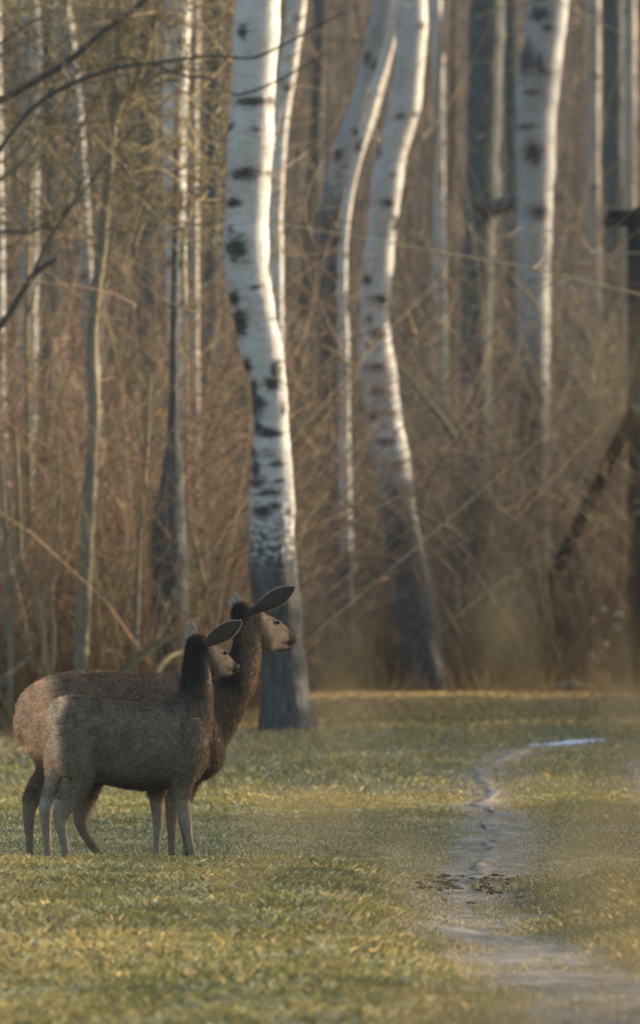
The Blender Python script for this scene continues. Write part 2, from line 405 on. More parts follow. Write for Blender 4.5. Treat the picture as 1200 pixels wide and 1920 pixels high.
def crown_mesh(S, base, nlimb, length, mat, hmin):
    """bare limbs and twigs from the upper trunk (mostly above the frame)"""
    hs = S[:, 2]; ok = np.where(hs > hmin)[0]
    if len(ok) < 2: ok = np.arange(len(S) - 2, len(S))
    k = rng.choice(ok, nlimb); st = S[k, :3]
    d = rdir(nlimb, .75, .8); L = length * (.5 + .7 * rng.random(nlimb)) * (1.15 - .7 * (hs[k] - hmin) / max(hs.max() - hmin + .01, .01))
    A = twigs(st, d, L, np.stack([0 * L, 0 * L, .25 + .1 * rng.random(nlimb)], 1), .16 * S[k, 3] + .012, L * 0 + .006, 6, np.zeros((nlimb, 3)))
    out = [A]; P = A[3]
    m = nlimb * 9; q = rng.integers(0, nlimb, m); t = rng.integers(1, 6, m)
    d2 = rdir(m, .2, .9); L2 = .35 * length * (.4 + .8 * rng.random(m))
    B = twigs(P[q, t], d2, L2, rng.normal(size=(m, 3)) * .18, L2 * 0 + .009, L2 * 0 + .003, 4, np.zeros((m, 3)))
    out.append(B); P2 = B[3]
    m2 = m * 3; q = rng.integers(0, m, m2); t = rng.integers(1, 4, m2)
    L3 = .2 * length * (.4 + .8 * rng.random(m2))
    out.append(twigs(P2[q, t], rdir(m2, -.1, .9), L3, rng.normal(size=(m2, 3)) * .2 - [0, 0, .12], L3 * 0 + .004, L3 * 0 + .002, 3, np.zeros((m2, 3))))
    V, Q, C = cat(out)
    return mesh_np('crown', V - base, [Q])

def branch(root, base, pts, Y, mat, name='branch', sides=8, dy=0.0, jit=.12):
    P = np.array([[*W(a, b, Y + dy * k), w / FPX * Y / 2] for k, (a, b, w) in enumerate(pts)])
    S = spline(P, max(6, len(pts) * 6)); V, F = tube(S[:, :3], np.maximum(S[:, 3], .002), sides, jit)
    return link(name, mesh_np(name, V - base, F, smooth=True), mat, root)

def tree(name, label, pts, Y, mat, group=None, crown=(14, 2.2), branches=(), bmat=None, cmat=None, **kw):
    foot = W(*pts[0][:2], Y); foot[2] = gh(foot[0], Y)
    pts = list(pts)
    # carry the trunk on above the frame
    top = pts[-1]; prev = pts[-2]; sl_ = (top[0] - prev[0]) / (top[1] - prev[1])
    for k in range(1, 4):
        dy = -k * 230 * 80 / Y
        pts.append((top[0] + sl_ * dy * .6, top[1] + dy, max(top[2] * (1 - .27 * k), 3)))
    root = empty(name, foot, label, 'tree', group)
    me, S = trunk_mesh('trunk', pts, Y, foot, **kw)
    link('trunk', me, mat, root)
    if crown:
        zf = CAMZ + (HORIZON + 30) / FPX * Y
        link('crown', crown_mesh(S, foot, crown[0], crown[1], bmat, zf), cmat or M['branch'], root)
    made = []
    for b in branches:
        br = branch(made[b[4]] if len(b) > 4 else root, foot, b[0], Y + b[1], b[2] if len(b) > 2 else M['branch'], dy=b[3] if len(b) > 3 else 0); made.append(br)
    return root, foot, S

T1 = tree('birch_tree', 'stout white birch rising behind the heads of the two deer', [
    (541, 1412, 130), (540, 1375, 116), (538, 1335, 100), (535, 1290, 92), (528, 1200, 84), (513, 1080, 90), (510, 980, 84), (510, 900, 78), (508, 800, 68),
    (503, 720, 66), (486, 640, 80), (478, 600, 82), (462, 500, 84), (463, 400, 83), (468, 300, 84), (473, 200, 84), (478, 100, 84), (484, 0, 82)],
    76.5, M['birch'], crown=(10, 3.0), rough_h=2.1, rough_w=1.9, sides=40, step=.045,
    scars=[(458, 327, 34, 15), (438, 381, 18, 10), (443, 468, 26, 30), (505, 328, 7, 12), (470, 192, 40, 10), (508, 192, 14, 10), (455, 60, 12, 16), (447, 610, 20, 34),
           (520, 690, 14, 22), (512, 722, 24, 14), (478, 760, 22, 28), (500, 812, 36, 10), (470, 850, 14, 20), (520, 870, 20, 8), (480, 905, 22, 12), (505, 925, 38, 7), (490, 960, 22, 16), (540, 960, 8, 12),
           (440, 560, 12, 20), (462, 690, 12, 22), (475, 730, 10, 22), (484, 800, 10, 16), (500, 850, 22, 6), (478, 880, 10, 22), (525, 905, 14, 5), (515, 950, 22, 8), (432, 430, 8, 8), (478, 245, 16, 5), (430, 240, 8, 10), (505, 505, 5, 14), (485, 540, 20, 5), (515, 600, 8, 6), (530, 770, 8, 14)])
T1b = tree('birch_tree', 'slim white birch close behind the stout birch, hidden by it lower down', [
    (522, 1330, 34), (520, 1000, 30), (519, 700, 26), (520, 590, 24), (518, 480, 25), (518, 400, 25), (522, 300, 26), (530, 200, 30), (544, 100, 34), (557, 0, 36)], 97, M['birch'],
    crown=(8, 2.0), extra_scars=40, rough_h=1.2, sides=20)
T0 = tree('birch_tree', 'white birch with black bark rings behind the reddish brush, right of the olive sapling', [
    (342, 1330, 34), (341, 1000, 30), (338, 850, 30), (335, 700, 32), (332, 600, 36), (330, 500, 38), (328, 400, 40), (327, 300, 44), (328, 200, 46), (331, 100, 48), (334, 0, 50)], 88, M['birch'],
    crown=(10, 2.2), extra_scars=30, rough_h=1.5, scars=[(330, 380, 30, 22), (330, 495, 22, 12), (325, 270, 26, 8), (333, 570, 20, 12), (320, 150, 24, 8), (320, 45, 18, 12), (338, 175, 20, 6)])
T0b = tree('birch_tree', 'thin brownish birch standing right beside the black-ringed birch', [(366, 1320, 26), (364, 700, 20), (362, 300, 20), (362, 180, 20), (365, 0, 22)], 100, M['birch_brown'],
    crown=(6, 1.8), extra_scars=30, sides=16)
for nm, pts, Y, lab, mt in (
    ('birch_tree', [(30, 1330, 40), (48, 900, 34), (56, 500, 32), (58, 250, 32), (60, 100, 34), (54, 0, 36)], 102, 'blurred grey birch left of the leaning slim birch, behind the overhanging branch', 'birch_grey'),
    ('birch_tree', [(205, 1330, 36), (180, 800, 26), (150, 300, 24), (140, 180, 25), (130, 90, 27), (116, 0, 30)], 104, 'slim birch leaning left behind the dark overhanging branch', 'birch_grey'),
    ('birch_tree', [(10, 1340, 34), (10, 1000, 28), (8, 900, 24), (2, 800, 20), (0, 650, 18), (-1, 500, 20), (-6, 300, 22), (-12, 0, 26)], 90, 'pale thin birch crossed by the lower dark overhanging branch', 'birch')):
    tree(nm, lab, pts, Y, M[mt], crown=(6, 1.8), extra_scars=40, sides=18, rough_h=1.6)

SAP = tree('sapling_tree', 'slender olive-barked sapling curving up in front of the reddish brush', [
    (150, 1330, 33), (152, 1250, 28), (158, 1120, 26), (164, 1000, 25), (171, 880, 24), (176, 760, 22), (172, 660, 22), (178, 560, 21), (190, 470, 20), (198, 380, 18), (207, 300, 16), (213, 225, 15)], 77.4, M['olive_bark'],
    crown=None, sides=16, jit=.05, branches=[
    ([(213, 232, 17), (226, 190, 15), (252, 160, 14), (268, 120, 12), (282, 70, 11), (296, 20, 10), (312, -40, 8)], 0, M['yellow_branch']),
    ([(212, 230, 14), (216, 190, 9), (222, 140, 8), (232, 90, 6), (244, 30, 5), (250, -20, 4)], 0, M['yellow_branch']),
    ([(252, 160, 8), (290, 140, 7), (340, 128, 6), (372, 100, 4)], 0, M['yellow_branch'], 0, 0),
    ([(204, 322, 6), (198, 318, 6), (186, 318, 5)], -.1, M['yellow_branch']),
    ([(268, 118, 7), (250, 108, 9), (222, 104, 10), (214, 112, 6)], -.2, M['yellow_branch'], 0, 0),
    ([(250, 162, 7), (226, 186, 5), (196, 230, 4), (160, 260, 3)], .1, M['yellow_branch'], 0, 0),
    ([(178, 560, 8), (200, 520, 6), (206, 470, 5), (220, 430, 3)], .2, M['yellow_branch'])])

T2 = tree('birch_tree', 'dark mossy birch leaning right at the top, left of the curved birch', [
    (642, 1330, 80), (640, 1200, 66), (640, 1110, 58), (638, 1000, 56), (627, 850, 58), (624, 700, 56), (622, 600, 56), (624, 500, 54), (628, 400, 56), (648, 300, 56), (684, 200, 56), (708, 100, 54), (724, 0, 46)], 104.9, M['birch_grey'],
    crown=(10, 2.4), extra_scars=60, rough_h=7.3, rough_w=3.0, sides=28,
    scars=[(712, 125, 22, 18), (688, 108, 10, 16), (632, 290, 12, 14), (724, 178, 8, 16), (625, 450, 18, 12), (640, 380, 16, 10), (668, 250, 14, 8)],
    branches=[([(600, 645, 5), (625, 660, 8), (650, 680, 9), (668, 690, 10)], -1.0, M['yellow_branch']),
              ([(655, 560, 10), (662, 540, 8), (670, 520, 5)], -.3, M['yellow_branch'])])
T2b = tree('birch_tree', 'thin sunlit stem pressed against the dark mossy birch', [
    (652, 1330, 30), (650, 1100, 24), (647, 900, 22), (646, 760, 20), (646, 640, 18), (642, 540, 18), (645, 440, 17), (655, 360, 18), (672, 290, 18), (690, 220, 20), (706, 160, 21), (722, 110, 22), (738, 50, 20), (746, 0, 18)], 104.2, M['birch'],
    crown=(6, 2.0), extra_scars=50, sides=16, rough_h=2.0)
T3 = tree('birch_tree', 'curved white birch with dark foot beside the track, leaning left at its middle', [
    (812, 1330, 110), (806, 1290, 92), (790, 1200, 78), (771, 1100, 76), (751, 1000, 68), (741, 900, 66), (724, 800, 64), (708, 700, 70), (702, 600, 56), (708, 500, 56), (720, 400, 54), (732, 300, 58), (759, 200, 56), (769, 100, 58), (773, 0, 56)],
    103.2, M['birch_mid'], crown=(10, 2.6), rough_h=3.0, rough_w=2.4, sides=36, step=.05, extra_scars=26,
    scars=[(705, 285, 14, 16), (778, 215, 10, 6), (688, 525, 12, 14), (710, 560, 22, 8), (712, 630, 20, 10), (700, 690, 30, 8), (710, 735, 30, 7), (730, 775, 24, 8), (700, 780, 14, 10), (725, 830, 26, 8), (745, 870, 22, 8), (735, 925, 26, 12), (760, 960, 14, 6), (720, 180, 10, 14), (690, 600, 10, 10)],
    branches=[([(738, 432, 9), (748, 410, 8), (757, 385, 6), (768, 360, 4)], -.4, M['yellow_branch']),
              ([(748, 690, 8), (780, 725, 9), (812, 765, 10), (832, 790, 12), (852, 820, 13)], -.5, M['moss_branch']),
              ([(778, 960, 8), (810, 975, 8), (845, 995, 7), (878, 1016, 5)], -.4, M['moss_branch']),
              ([(718, 1010, 15), (690, 995, 14), (650, 980, 13), (610, 962, 11), (560, 945, 9), (540, 940, 5)], -.6, M['moss_branch']),
              ([(600, 870, 5), (603, 905, 7), (607, 960, 8)], -.7, M['moss_branch'])])
T4 = tree('dark_tree', 'straight dark grey tree with a short broken stub on its right', [
    (893, 1340, 80), (892, 1100, 64), (890, 800, 58), (893, 600, 58), (898, 450, 60), (904, 380, 66), (906, 300, 62), (910, 150, 64), (914, 0, 66)], 113, M['dark_bark'],
    crown=(10, 3.0), sides=24, jit=.04, branches=[([(920, 392, 34), (940, 386, 30), (958, 378, 28), (970, 372, 24)], -.3, M['dark_bark'])])
T5 = tree('birch_tree', 'broad grey-white birch with big black patches right of the dark tree', [
    (1000, 1340, 84), (1000, 1000, 66), (1000, 700, 62), (1001, 500, 62), (1003, 400, 66), (1004, 300, 72), (1006, 200, 78), (1017, 100, 78), (1028, 0, 76)], 111, M['birch_grey'],
    crown=(10, 2.6), rough_h=5.0, rough_w=3.0, sides=30, extra_scars=40,
    scars=[(985, 110, 22, 40), (1010, 30, 24, 16), (968, 125, 14, 20), (1012, 125, 8, 30), (1000, 290, 24, 30), (995, 175, 22, 8), (1030, 140, 16, 6), (985, 240, 26, 8), (1010, 400, 26, 18)])
for nm, pts, Y, lab, mt in (
    ('birch_tree', [(1118, 1330, 30), (1116, 700, 24), (1114, 300, 22), (1114, 0, 24)], 138, 'thin brownish birch between the broad grey-white birch and the dark trunk', 'birch_brown'),
    ('dark_tree', [(1156, 1330, 54), (1154, 800, 42), (1152, 400, 38), (1150, 0, 38)], 126, 'straight dark trunk above the wooden raised hide', 'dark_bark'),
    ('birch_tree', [(1178, 1330, 32), (1180, 800, 26), (1181, 400, 24), (1180, 0, 26)], 131, 'sunlit brown birch right behind the raised hide', 'birch_brown'),
    ('birch_tree', [(835, 1330, 28), (830, 800, 22), (824, 300, 20), (822, 100, 20), (818, 0, 20)], 133, 'thin bright birch between the curved birch and the dark tree', 'birch'),
    ('dark_tree', [(965, 1330, 36), (962, 800, 30), (960, 300, 28), (958, 0, 28)], 155, 'faint dark trunk between the dark tree and the broad birch', 'dark_bark'),
    ('dark_tree', [(590, 1330, 30), (585, 700, 26), (592, 300, 24), (600, 0, 24)], 140, 'faint dark trunk left of the dark mossy birch', 'dark_bark'),
    ('dark_tree', [(272, 1330, 44), (278, 900, 36), (276, 500, 34), (280, 0, 34)], 118, 'shadowy dark trunk left of the black-ringed birch', 'dark_bark'),
    ('dark_tree', [(400, 1330, 40), (396, 800, 30), (400, 300, 28), (408, 0, 28)], 124, 'shadowy dark trunk between the thin brownish birch and the stout birch', 'dark_bark'),
    ('dark_tree', [(95, 1330, 36), (90, 700, 28), (98, 300, 26), (88, 0, 24)], 120, 'shadowy dark trunk between the two blurred left birches', 'dark_bark'),
    ('dark_tree', [(320, 1330, 84), (318, 1150, 74), (316, 1000, 66), (322, 900, 44), (324, 800, 20)], 79.6, 'dark snag in the brush behind the smaller deer', 'dark_bark')):
    tree(nm, lab, pts, Y, M[mt], crown=(6, 2.4) if 'snag' not in lab else None, extra_scars=50, sides=18, rough_h=1.8)

# bare tree standing left of the frame whose branches reach in
base = W(-330, 1300, 79); base[2] = gh(base[0], 79)
ov = empty('bare_tree', base, 'bare dark tree whose long sagging branches reach across the sapling', 'tree')
me, S = trunk_mesh('trunk', [(-330, 1420, 90), (-325, 1250, 74), (-310, 900, 66), (-300, 500, 58), (-310, 100, 48), (-300, -300, 36), (-310, -700, 18)], 79, base, jit=.05)
link('trunk', me, M['dark_bark'], ov)
link('crown', crown_mesh(S, base, 9, 2.6, None, CAMZ + 7.5), M['branch'], ov)
ovb = []
for pts, dy, mt in (
    ([(-300, 420, 26), (-150, 280, 20), (0, 188, 14), (60, 155, 13), (130, 112, 13), (190, 62, 11), (272, 0, 9), (340, -70, 7)], -2, 'branch'),
    ([(-300, 560, 22), (-120, 400, 16), (-30, 320, 11), (10, 265, 10), (60, 205, 10), (110, 168, 10), (170, 142, 9), (232, 124, 8), (300, 116, 6), (400, 104, 5), (470, 108, 5), (530, 84, 4), (600, 46, 4), (650, 20, 3)], -4, 'branch'),
    ([(-300, 900, 26), (-120, 740, 20), (0, 612, 15), (36, 558, 14), (66, 512, 13), (108, 484, 8)], -2.2, 'branch'),
    ([(62, 516, 8), (84, 465, 7), (110, 420, 6), (138, 380, 5), (152, 335, 4)], -2.2, 'branch'),
    ([(288, 118, 6), (340, 140, 5), (395, 148, 5), (430, 172, 5), (452, 176, 5), (500, 160, 4), (556, 132, 4), (610, 100, 3)], -4, 'branch'),
    ([(-120, 420, 10), (-20, 350, 8), (60, 282, 7), (118, 190, 6), (160, 108, 6), (230, 42, 5), (262, 10, 4)], -1.6, 'yellow_branch'),
    ([(132, 290, 8), (150, 242, 8), (186, 180, 8), (210, 120, 7), (236, 56, 6), (270, 18, 5)], -1.5, 'yellow_branch'),
    ([(-100, 500, 9), (0, 436, 6), (60, 434, 5), (140, 380, 4), (200, 300, 4), (260, 230, 3)], -1.4, 'branch'),
    ([(0, 205, 5), (50, 214, 4), (100, 218, 4), (150, 214, 3)], -1.8, 'yellow_branch'),
    ([(-40, 330, 6), (20, 290, 5), (60, 250, 4), (100, 215, 4), (140, 170, 4), (176, 120, 3), (200, 60, 3)], -1.2, 'yellow_branch'),
    ([(-60, 120, 7), (0, 80, 6), (40, 52, 5), (100, 20, 4), (140, -20, 3)], -1.3, 'branch')):
    ovb.append(branch({138: ovb[2] if len(ovb) > 2 else ov, 395: ovb[1] if len(ovb) > 1 else ov}.get(pts[min(3, len(pts) - 1)][0] if pts[0][0] == 62 else (pts[2][0] if pts[0][0] == 288 else 0), ov), base, pts, 79 + dy, M[mt]))
# fine twigs along those branches
n = 1500; k = rng.random(n)
st = np.array([W(*p, 77 + 2 * rng.random()) for p in np.stack([rng.random(n) * 560 - 60, 30 + rng.random(n) ** 1.3 * 480 * 1], 1)])
st[:, 2] += .2
L = .3 + 1.3 * rng.random(n) ** 1.5
V, Q, C, _ = twigs(st, rdir(n, .35, .8), L, rng.normal(size=(n, 3)) * .25, L * 0 + .0075, L * 0 + .003, 5, palette(n, [(.10, .08, .06), (.34, .27, .16), (.26, .2, .12), (.15, .12, .09)]))
fine = link('twigs', mesh_np('twigs', V - base, [Q], C), M['brush'], ov); fine['kind'] = 'stuff'

# ------------------------------------------------------------------ undergrowth (one mass)
RED = [(.26, .155, .11), (.19, .12, .085), (.33, .22, .15), (.12, .085, .065), (.23, .16, .12)]
GREYB = [(.14, .115, .10), (.20, .16, .13), (.28, .225, .17), (.08, .067, .058), (.20, .145, .12)]
LIT_OLIVE = [(.36, .29, .17), (.25, .20, .125), (.42, .35, .24)]  # yellow-olive shoots, with a sunlit brightness put into their colour
def undergrowth(name, n, x0, x1, dep, hmin, hmax, cols, label, tw=3.5, thin=1.0, front=0.0, dens=None, yfun=edge, mat='brush', rr=1.0, K=4):
    X = x0 + (x1 - x0) * rng.random(n); Y = yfun(X) + front + dep * rng.random(n) ** 1.2
    if dens is not None:
        k = rng.random(n) < dens(X, Y); X, Y = X[k], Y[k]; n = len(X)
    b = np.stack([X, Y, gh(X, Y) - .05], 1)
    H = lerp(hmin, hmax, rng.random(n) ** 1.4) * (.6 + .8 * fbm(X * .6, Y * .25))
    d = rdir(n, 2.0, .65); c = rng.normal(size=(n, 3)) * [.42, .42, .12]
    A = twigs(b, d, H, c, (.006 + .014 * rng.random(n) ** 2.5) * rr, np.full(n, .003) * rr, 7, palette(n, cols + LIT_OLIVE, .4))
    P = A[3]; m = int(n * tw); q = rng.integers(0, n, m); t = rng.integers(1, 7, m)
    L = (.4 + 1.7 * rng.random(m) ** 2) * thin
    B = twigs(P[q, t], rdir(m, .25, 1.0), L, rng.normal(size=(m, 3)) * .42, (.0034 + .006 * rng.random(m) ** 3) * rr, np.full(m, .0018) * rr, K, palette(m, cols, .45))
    m2 = int(m * .8); q = rng.integers(0, m, m2); t = rng.integers(1, K, m2); L2 = (.15 + .35 * rng.random(m2)) * thin
    D = twigs(B[3][q, t], rdir(m2, .2, .9), L2, rng.normal(size=(m2, 3)) * .3, np.full(m2, .003) * rr, np.full(m2, .0018) * rr, 3, palette(m2, cols))
    V, Q, C = cat([A, B, D])
    tag(link(name, mesh_np(name, V, [Q], C), M[mat]), label, 'undergrowth', kind='stuff')
undergrowth('reddish_undergrowth', 1250, -7, -.9, 16, 2.0, 6.4, RED, 'tangled reddish brown brush filling the wood behind the deer', tw=9, K=5)
undergrowth('brown_undergrowth', 1500, -1.5, 9, 20, 2.0, 6.5, GREYB + RED[:3], 'tangled grey brown brush filling the wood right of the stout birch', tw=9, rr=1.2, front=1.5, K=5, dens=lambda X, Y: np.where((X > -.2) & (X < 2.0) & (Y < 110), .12, 1.0))
undergrowth('tall_undergrowth', 600, 1.6, 9, 14, 4.0, 9.0, GREYB, 'tall thin brush in front of the broad grey-white birch and dark tree', tw=7, rr=1.1, front=3.5)
# low dead stems and tall dead grass along the wood's edge
def deadgrass(name, n, x0, x1, dep, hmin, hmax, label):
    X = x0 + (x1 - x0) * rng.random(n); Y = edge(X) - 4.5 + (dep + 4) * rng.random(n) ** .75
    k = fbm(X * 1.1 + 3, Y * .6) > .38 + .2 * rng.random(n); X, Y = X[k], Y[k]; n = len(X)
    b = np.stack([X, Y, gh(X, Y) - .01], 1); H = lerp(hmin, hmax, rng.random(n) ** 1.8) * (.22 + .78 * sstep(-3.5, 1.0, Y - edge(X)))
    V, Q, C, _ = twigs(b, rdir(n, 1.9, .7), H, rng.normal(size=(n, 3)) * .3 - [0, 0, .12], np.full(n, .0065), np.full(n, .0025), 4,
                       palette(n, [(.24, .17, .11), (.34, .26, .15), (.15, .11, .075), (.28, .19, .12), (.19, .17, .09)]))
    tag(link(name, mesh_np(name, V, [Q], C), M['drygrass']), label, 'dead grass', kind='stuff')
deadgrass('dead_grass', 42000, -6, 9, 5, .2, 1.4, 'low dead grass and bramble stems along the edge of the wood')
# far wood behind: trunks and twigs too many and too far to count
n = 420
X = rng.uniform(-30, 34, n); Y = rng.uniform(130, 290, n); b = np.stack([X, Y, gh(X, Y) - .3], 1)
H = rng.uniform(14, 26, n)
A = twigs(b, rdir(n, 9, .4), H, rng.normal(size=(n, 3)) * .04, rng.uniform(.06, .2, n), np.full(n, .03), 6,
          palette(n, [(.11, .095, .085), (.15, .13, .115), (.09, .08, .07), (.14, .105, .08)]))
P = A[3]; m = 9000; q = rng.integers(0, n, m); t = rng.integers(0, 6, m); u = rng.random((m, 1)); t2 = np.minimum(t + 1, 5)
L = rng.uniform(1.2, 4.5, m)
B = twigs(P[q, t] * (1 - u) + P[q, t2] * u, rdir(m, .6, .8), L, rng.normal(size=(m, 3)) * .15, rng.uniform(.012, .03, m), np.full(m, .006), 4, palette(m, GREYB + RED))
m2 = 30000; q = rng.integers(0, m, m2); t = rng.integers(1, 4, m2); L = rng.uniform(.5, 2.2, m2)
Cc = twigs(B[3][q, t], rdir(m2, .3, .9), L, rng.normal(size=(m2, 3)) * .2, np.full(m2, .010), np.full(m2, .005), 3, palette(m2, GREYB + RED))
V, Q, C = cat([A, B, Cc])
tag(link('far_woodland', mesh_np('far_woodland', V, [Q], C), M['farwood']), 'hazy bare trunks and twigs deep in the winter wood', 'woodland', kind='stuff')
undergrowth('far_undergrowth', 3800, -14, 18, 70, 2.5, 8, GREYB + RED, 'dim brown brush deep in the wood between the far trunks', tw=3.5, thin=1.8, front=0, yfun=lambda X: 124 + 0 * X, mat='farwood', rr=3.0, K=3)

# thicket along the right of the meadow, beyond the frame: it shades the deer and breaks the sun into streaks
def hedge_dens(X, Y):
    s = Y - (X + 1.0) * math.tan(SUN_AZ)          # where its shade lands at the deer's side of the meadow
    d = np.where(s < 42, .46, .95)
    for (c, w, a) in ((58.5, 4.6, .97), (38.2, 1.3, .97), (32.6, 1.7, .97), (78.5, 1.6, .92), (45.4, 1.2, .95), (67.0, 1.5, .85), (28.6, 1.0, .8)):
        d -= a * np.exp(-((s - c) / w) ** 6)
    return np.clip(d, .02, 1)
undergrowth('thicket', 7600, 12.5, 18, 73, 3.8, 8.2, GREYB, 'bare thicket lining the right side of the meadow', tw=2.6, thin=1.3, yfun=lambda X: 30 + 0 * X, dens=hedge_dens, rr=3.9, K=3)

n = 260; X = rng.uniform(10, 26, n); Y = rng.uniform(118, 170, n); b = np.stack([X, Y, gh(X, Y) - .2], 1)  # unseen wood, added so the trunks on the right fall into shade
A = twigs(b, rdir(n, 9, .4), rng.uniform(11, 18, n), rng.normal(size=(n, 3)) * .04, rng.uniform(.08, .22, n), np.full(n, .03), 6, palette(n, GREYB))
m = 5200; q = rng.integers(0, n, m); t = rng.integers(1, 6, m); L = rng.uniform(1.2, 3.6, m)
B = twigs(A[3][q, t], rdir(m, .6, .8), L, rng.normal(size=(m, 3)) * .15, rng.uniform(.02, .04, m), np.full(m, .01), 4, palette(m, GREYB))
V, Q, C = cat([A, B])
tag(link('shade_woodland', mesh_np('shade_woodland', V, [Q], C), M['farwood']), 'bare wood added out of view on the right to shade the trunks', 'woodland', kind='stuff')
# ------------------------------------------------------------------ deer
def ring(c, ax1, ax2, a, b, n=22, p=2.0):
    t = np.arange(n) * 2 * np.pi / n
    co, si = np.cos(t), np.sin(t)
    return c + a * (np.sign(co) * np.abs(co) ** (2 / p))[:, None] * ax1 + b * (np.sign(si) * np.abs(si) ** (2 / p))[:, None] * ax2
def loft(rings):
    n = len(rings[0]); V = np.concatenate(rings + [rings[0].mean(0)[None], rings[-1].mean(0)[None]]); m = len(rings)
    i = np.arange(m - 1)[:, None] * n; j = np.arange(n)[None]; k = (j + 1) % n
    Q = np.stack([i + j, i + k, i + n + k, i + n + j], -1).reshape(-1, 4)
    j = np.arange(n); k = (j + 1) % n
    T = np.concatenate([np.stack([k, j, j * 0 + m * n], 1), np.stack([(m - 1) * n + j, (m - 1) * n + k, j * 0 + m * n + 1], 1)])
    return V, [Q, T]

def remesh(V, F, voxel, smooth_it):
    me = mesh_np('tmp', V, F); bm = bmesh.new(); bm.from_mesh(me); bmesh.ops.recalc_face_normals(bm, faces=bm.faces); bm.to_mesh(me); bm.free()
    o = bpy.data.objects.new('tmp', me); COL.objects.link(o)
    md = o.modifiers.new('r', 'REMESH'); md.mode = 'VOXEL'; md.voxel_size = voxel
    sm = o.modifiers.new('s', 'SMOOTH'); sm.factor = .5; sm.iterations = smooth_it
    dg = bpy.context.evaluated_depsgraph_get(); dg.update()
    ev = o.evaluated_get(dg); out = bpy.data.meshes.new_from_object(ev)
    bpy.data.objects.remove(o); bpy.data.meshes.remove(me)
    return out

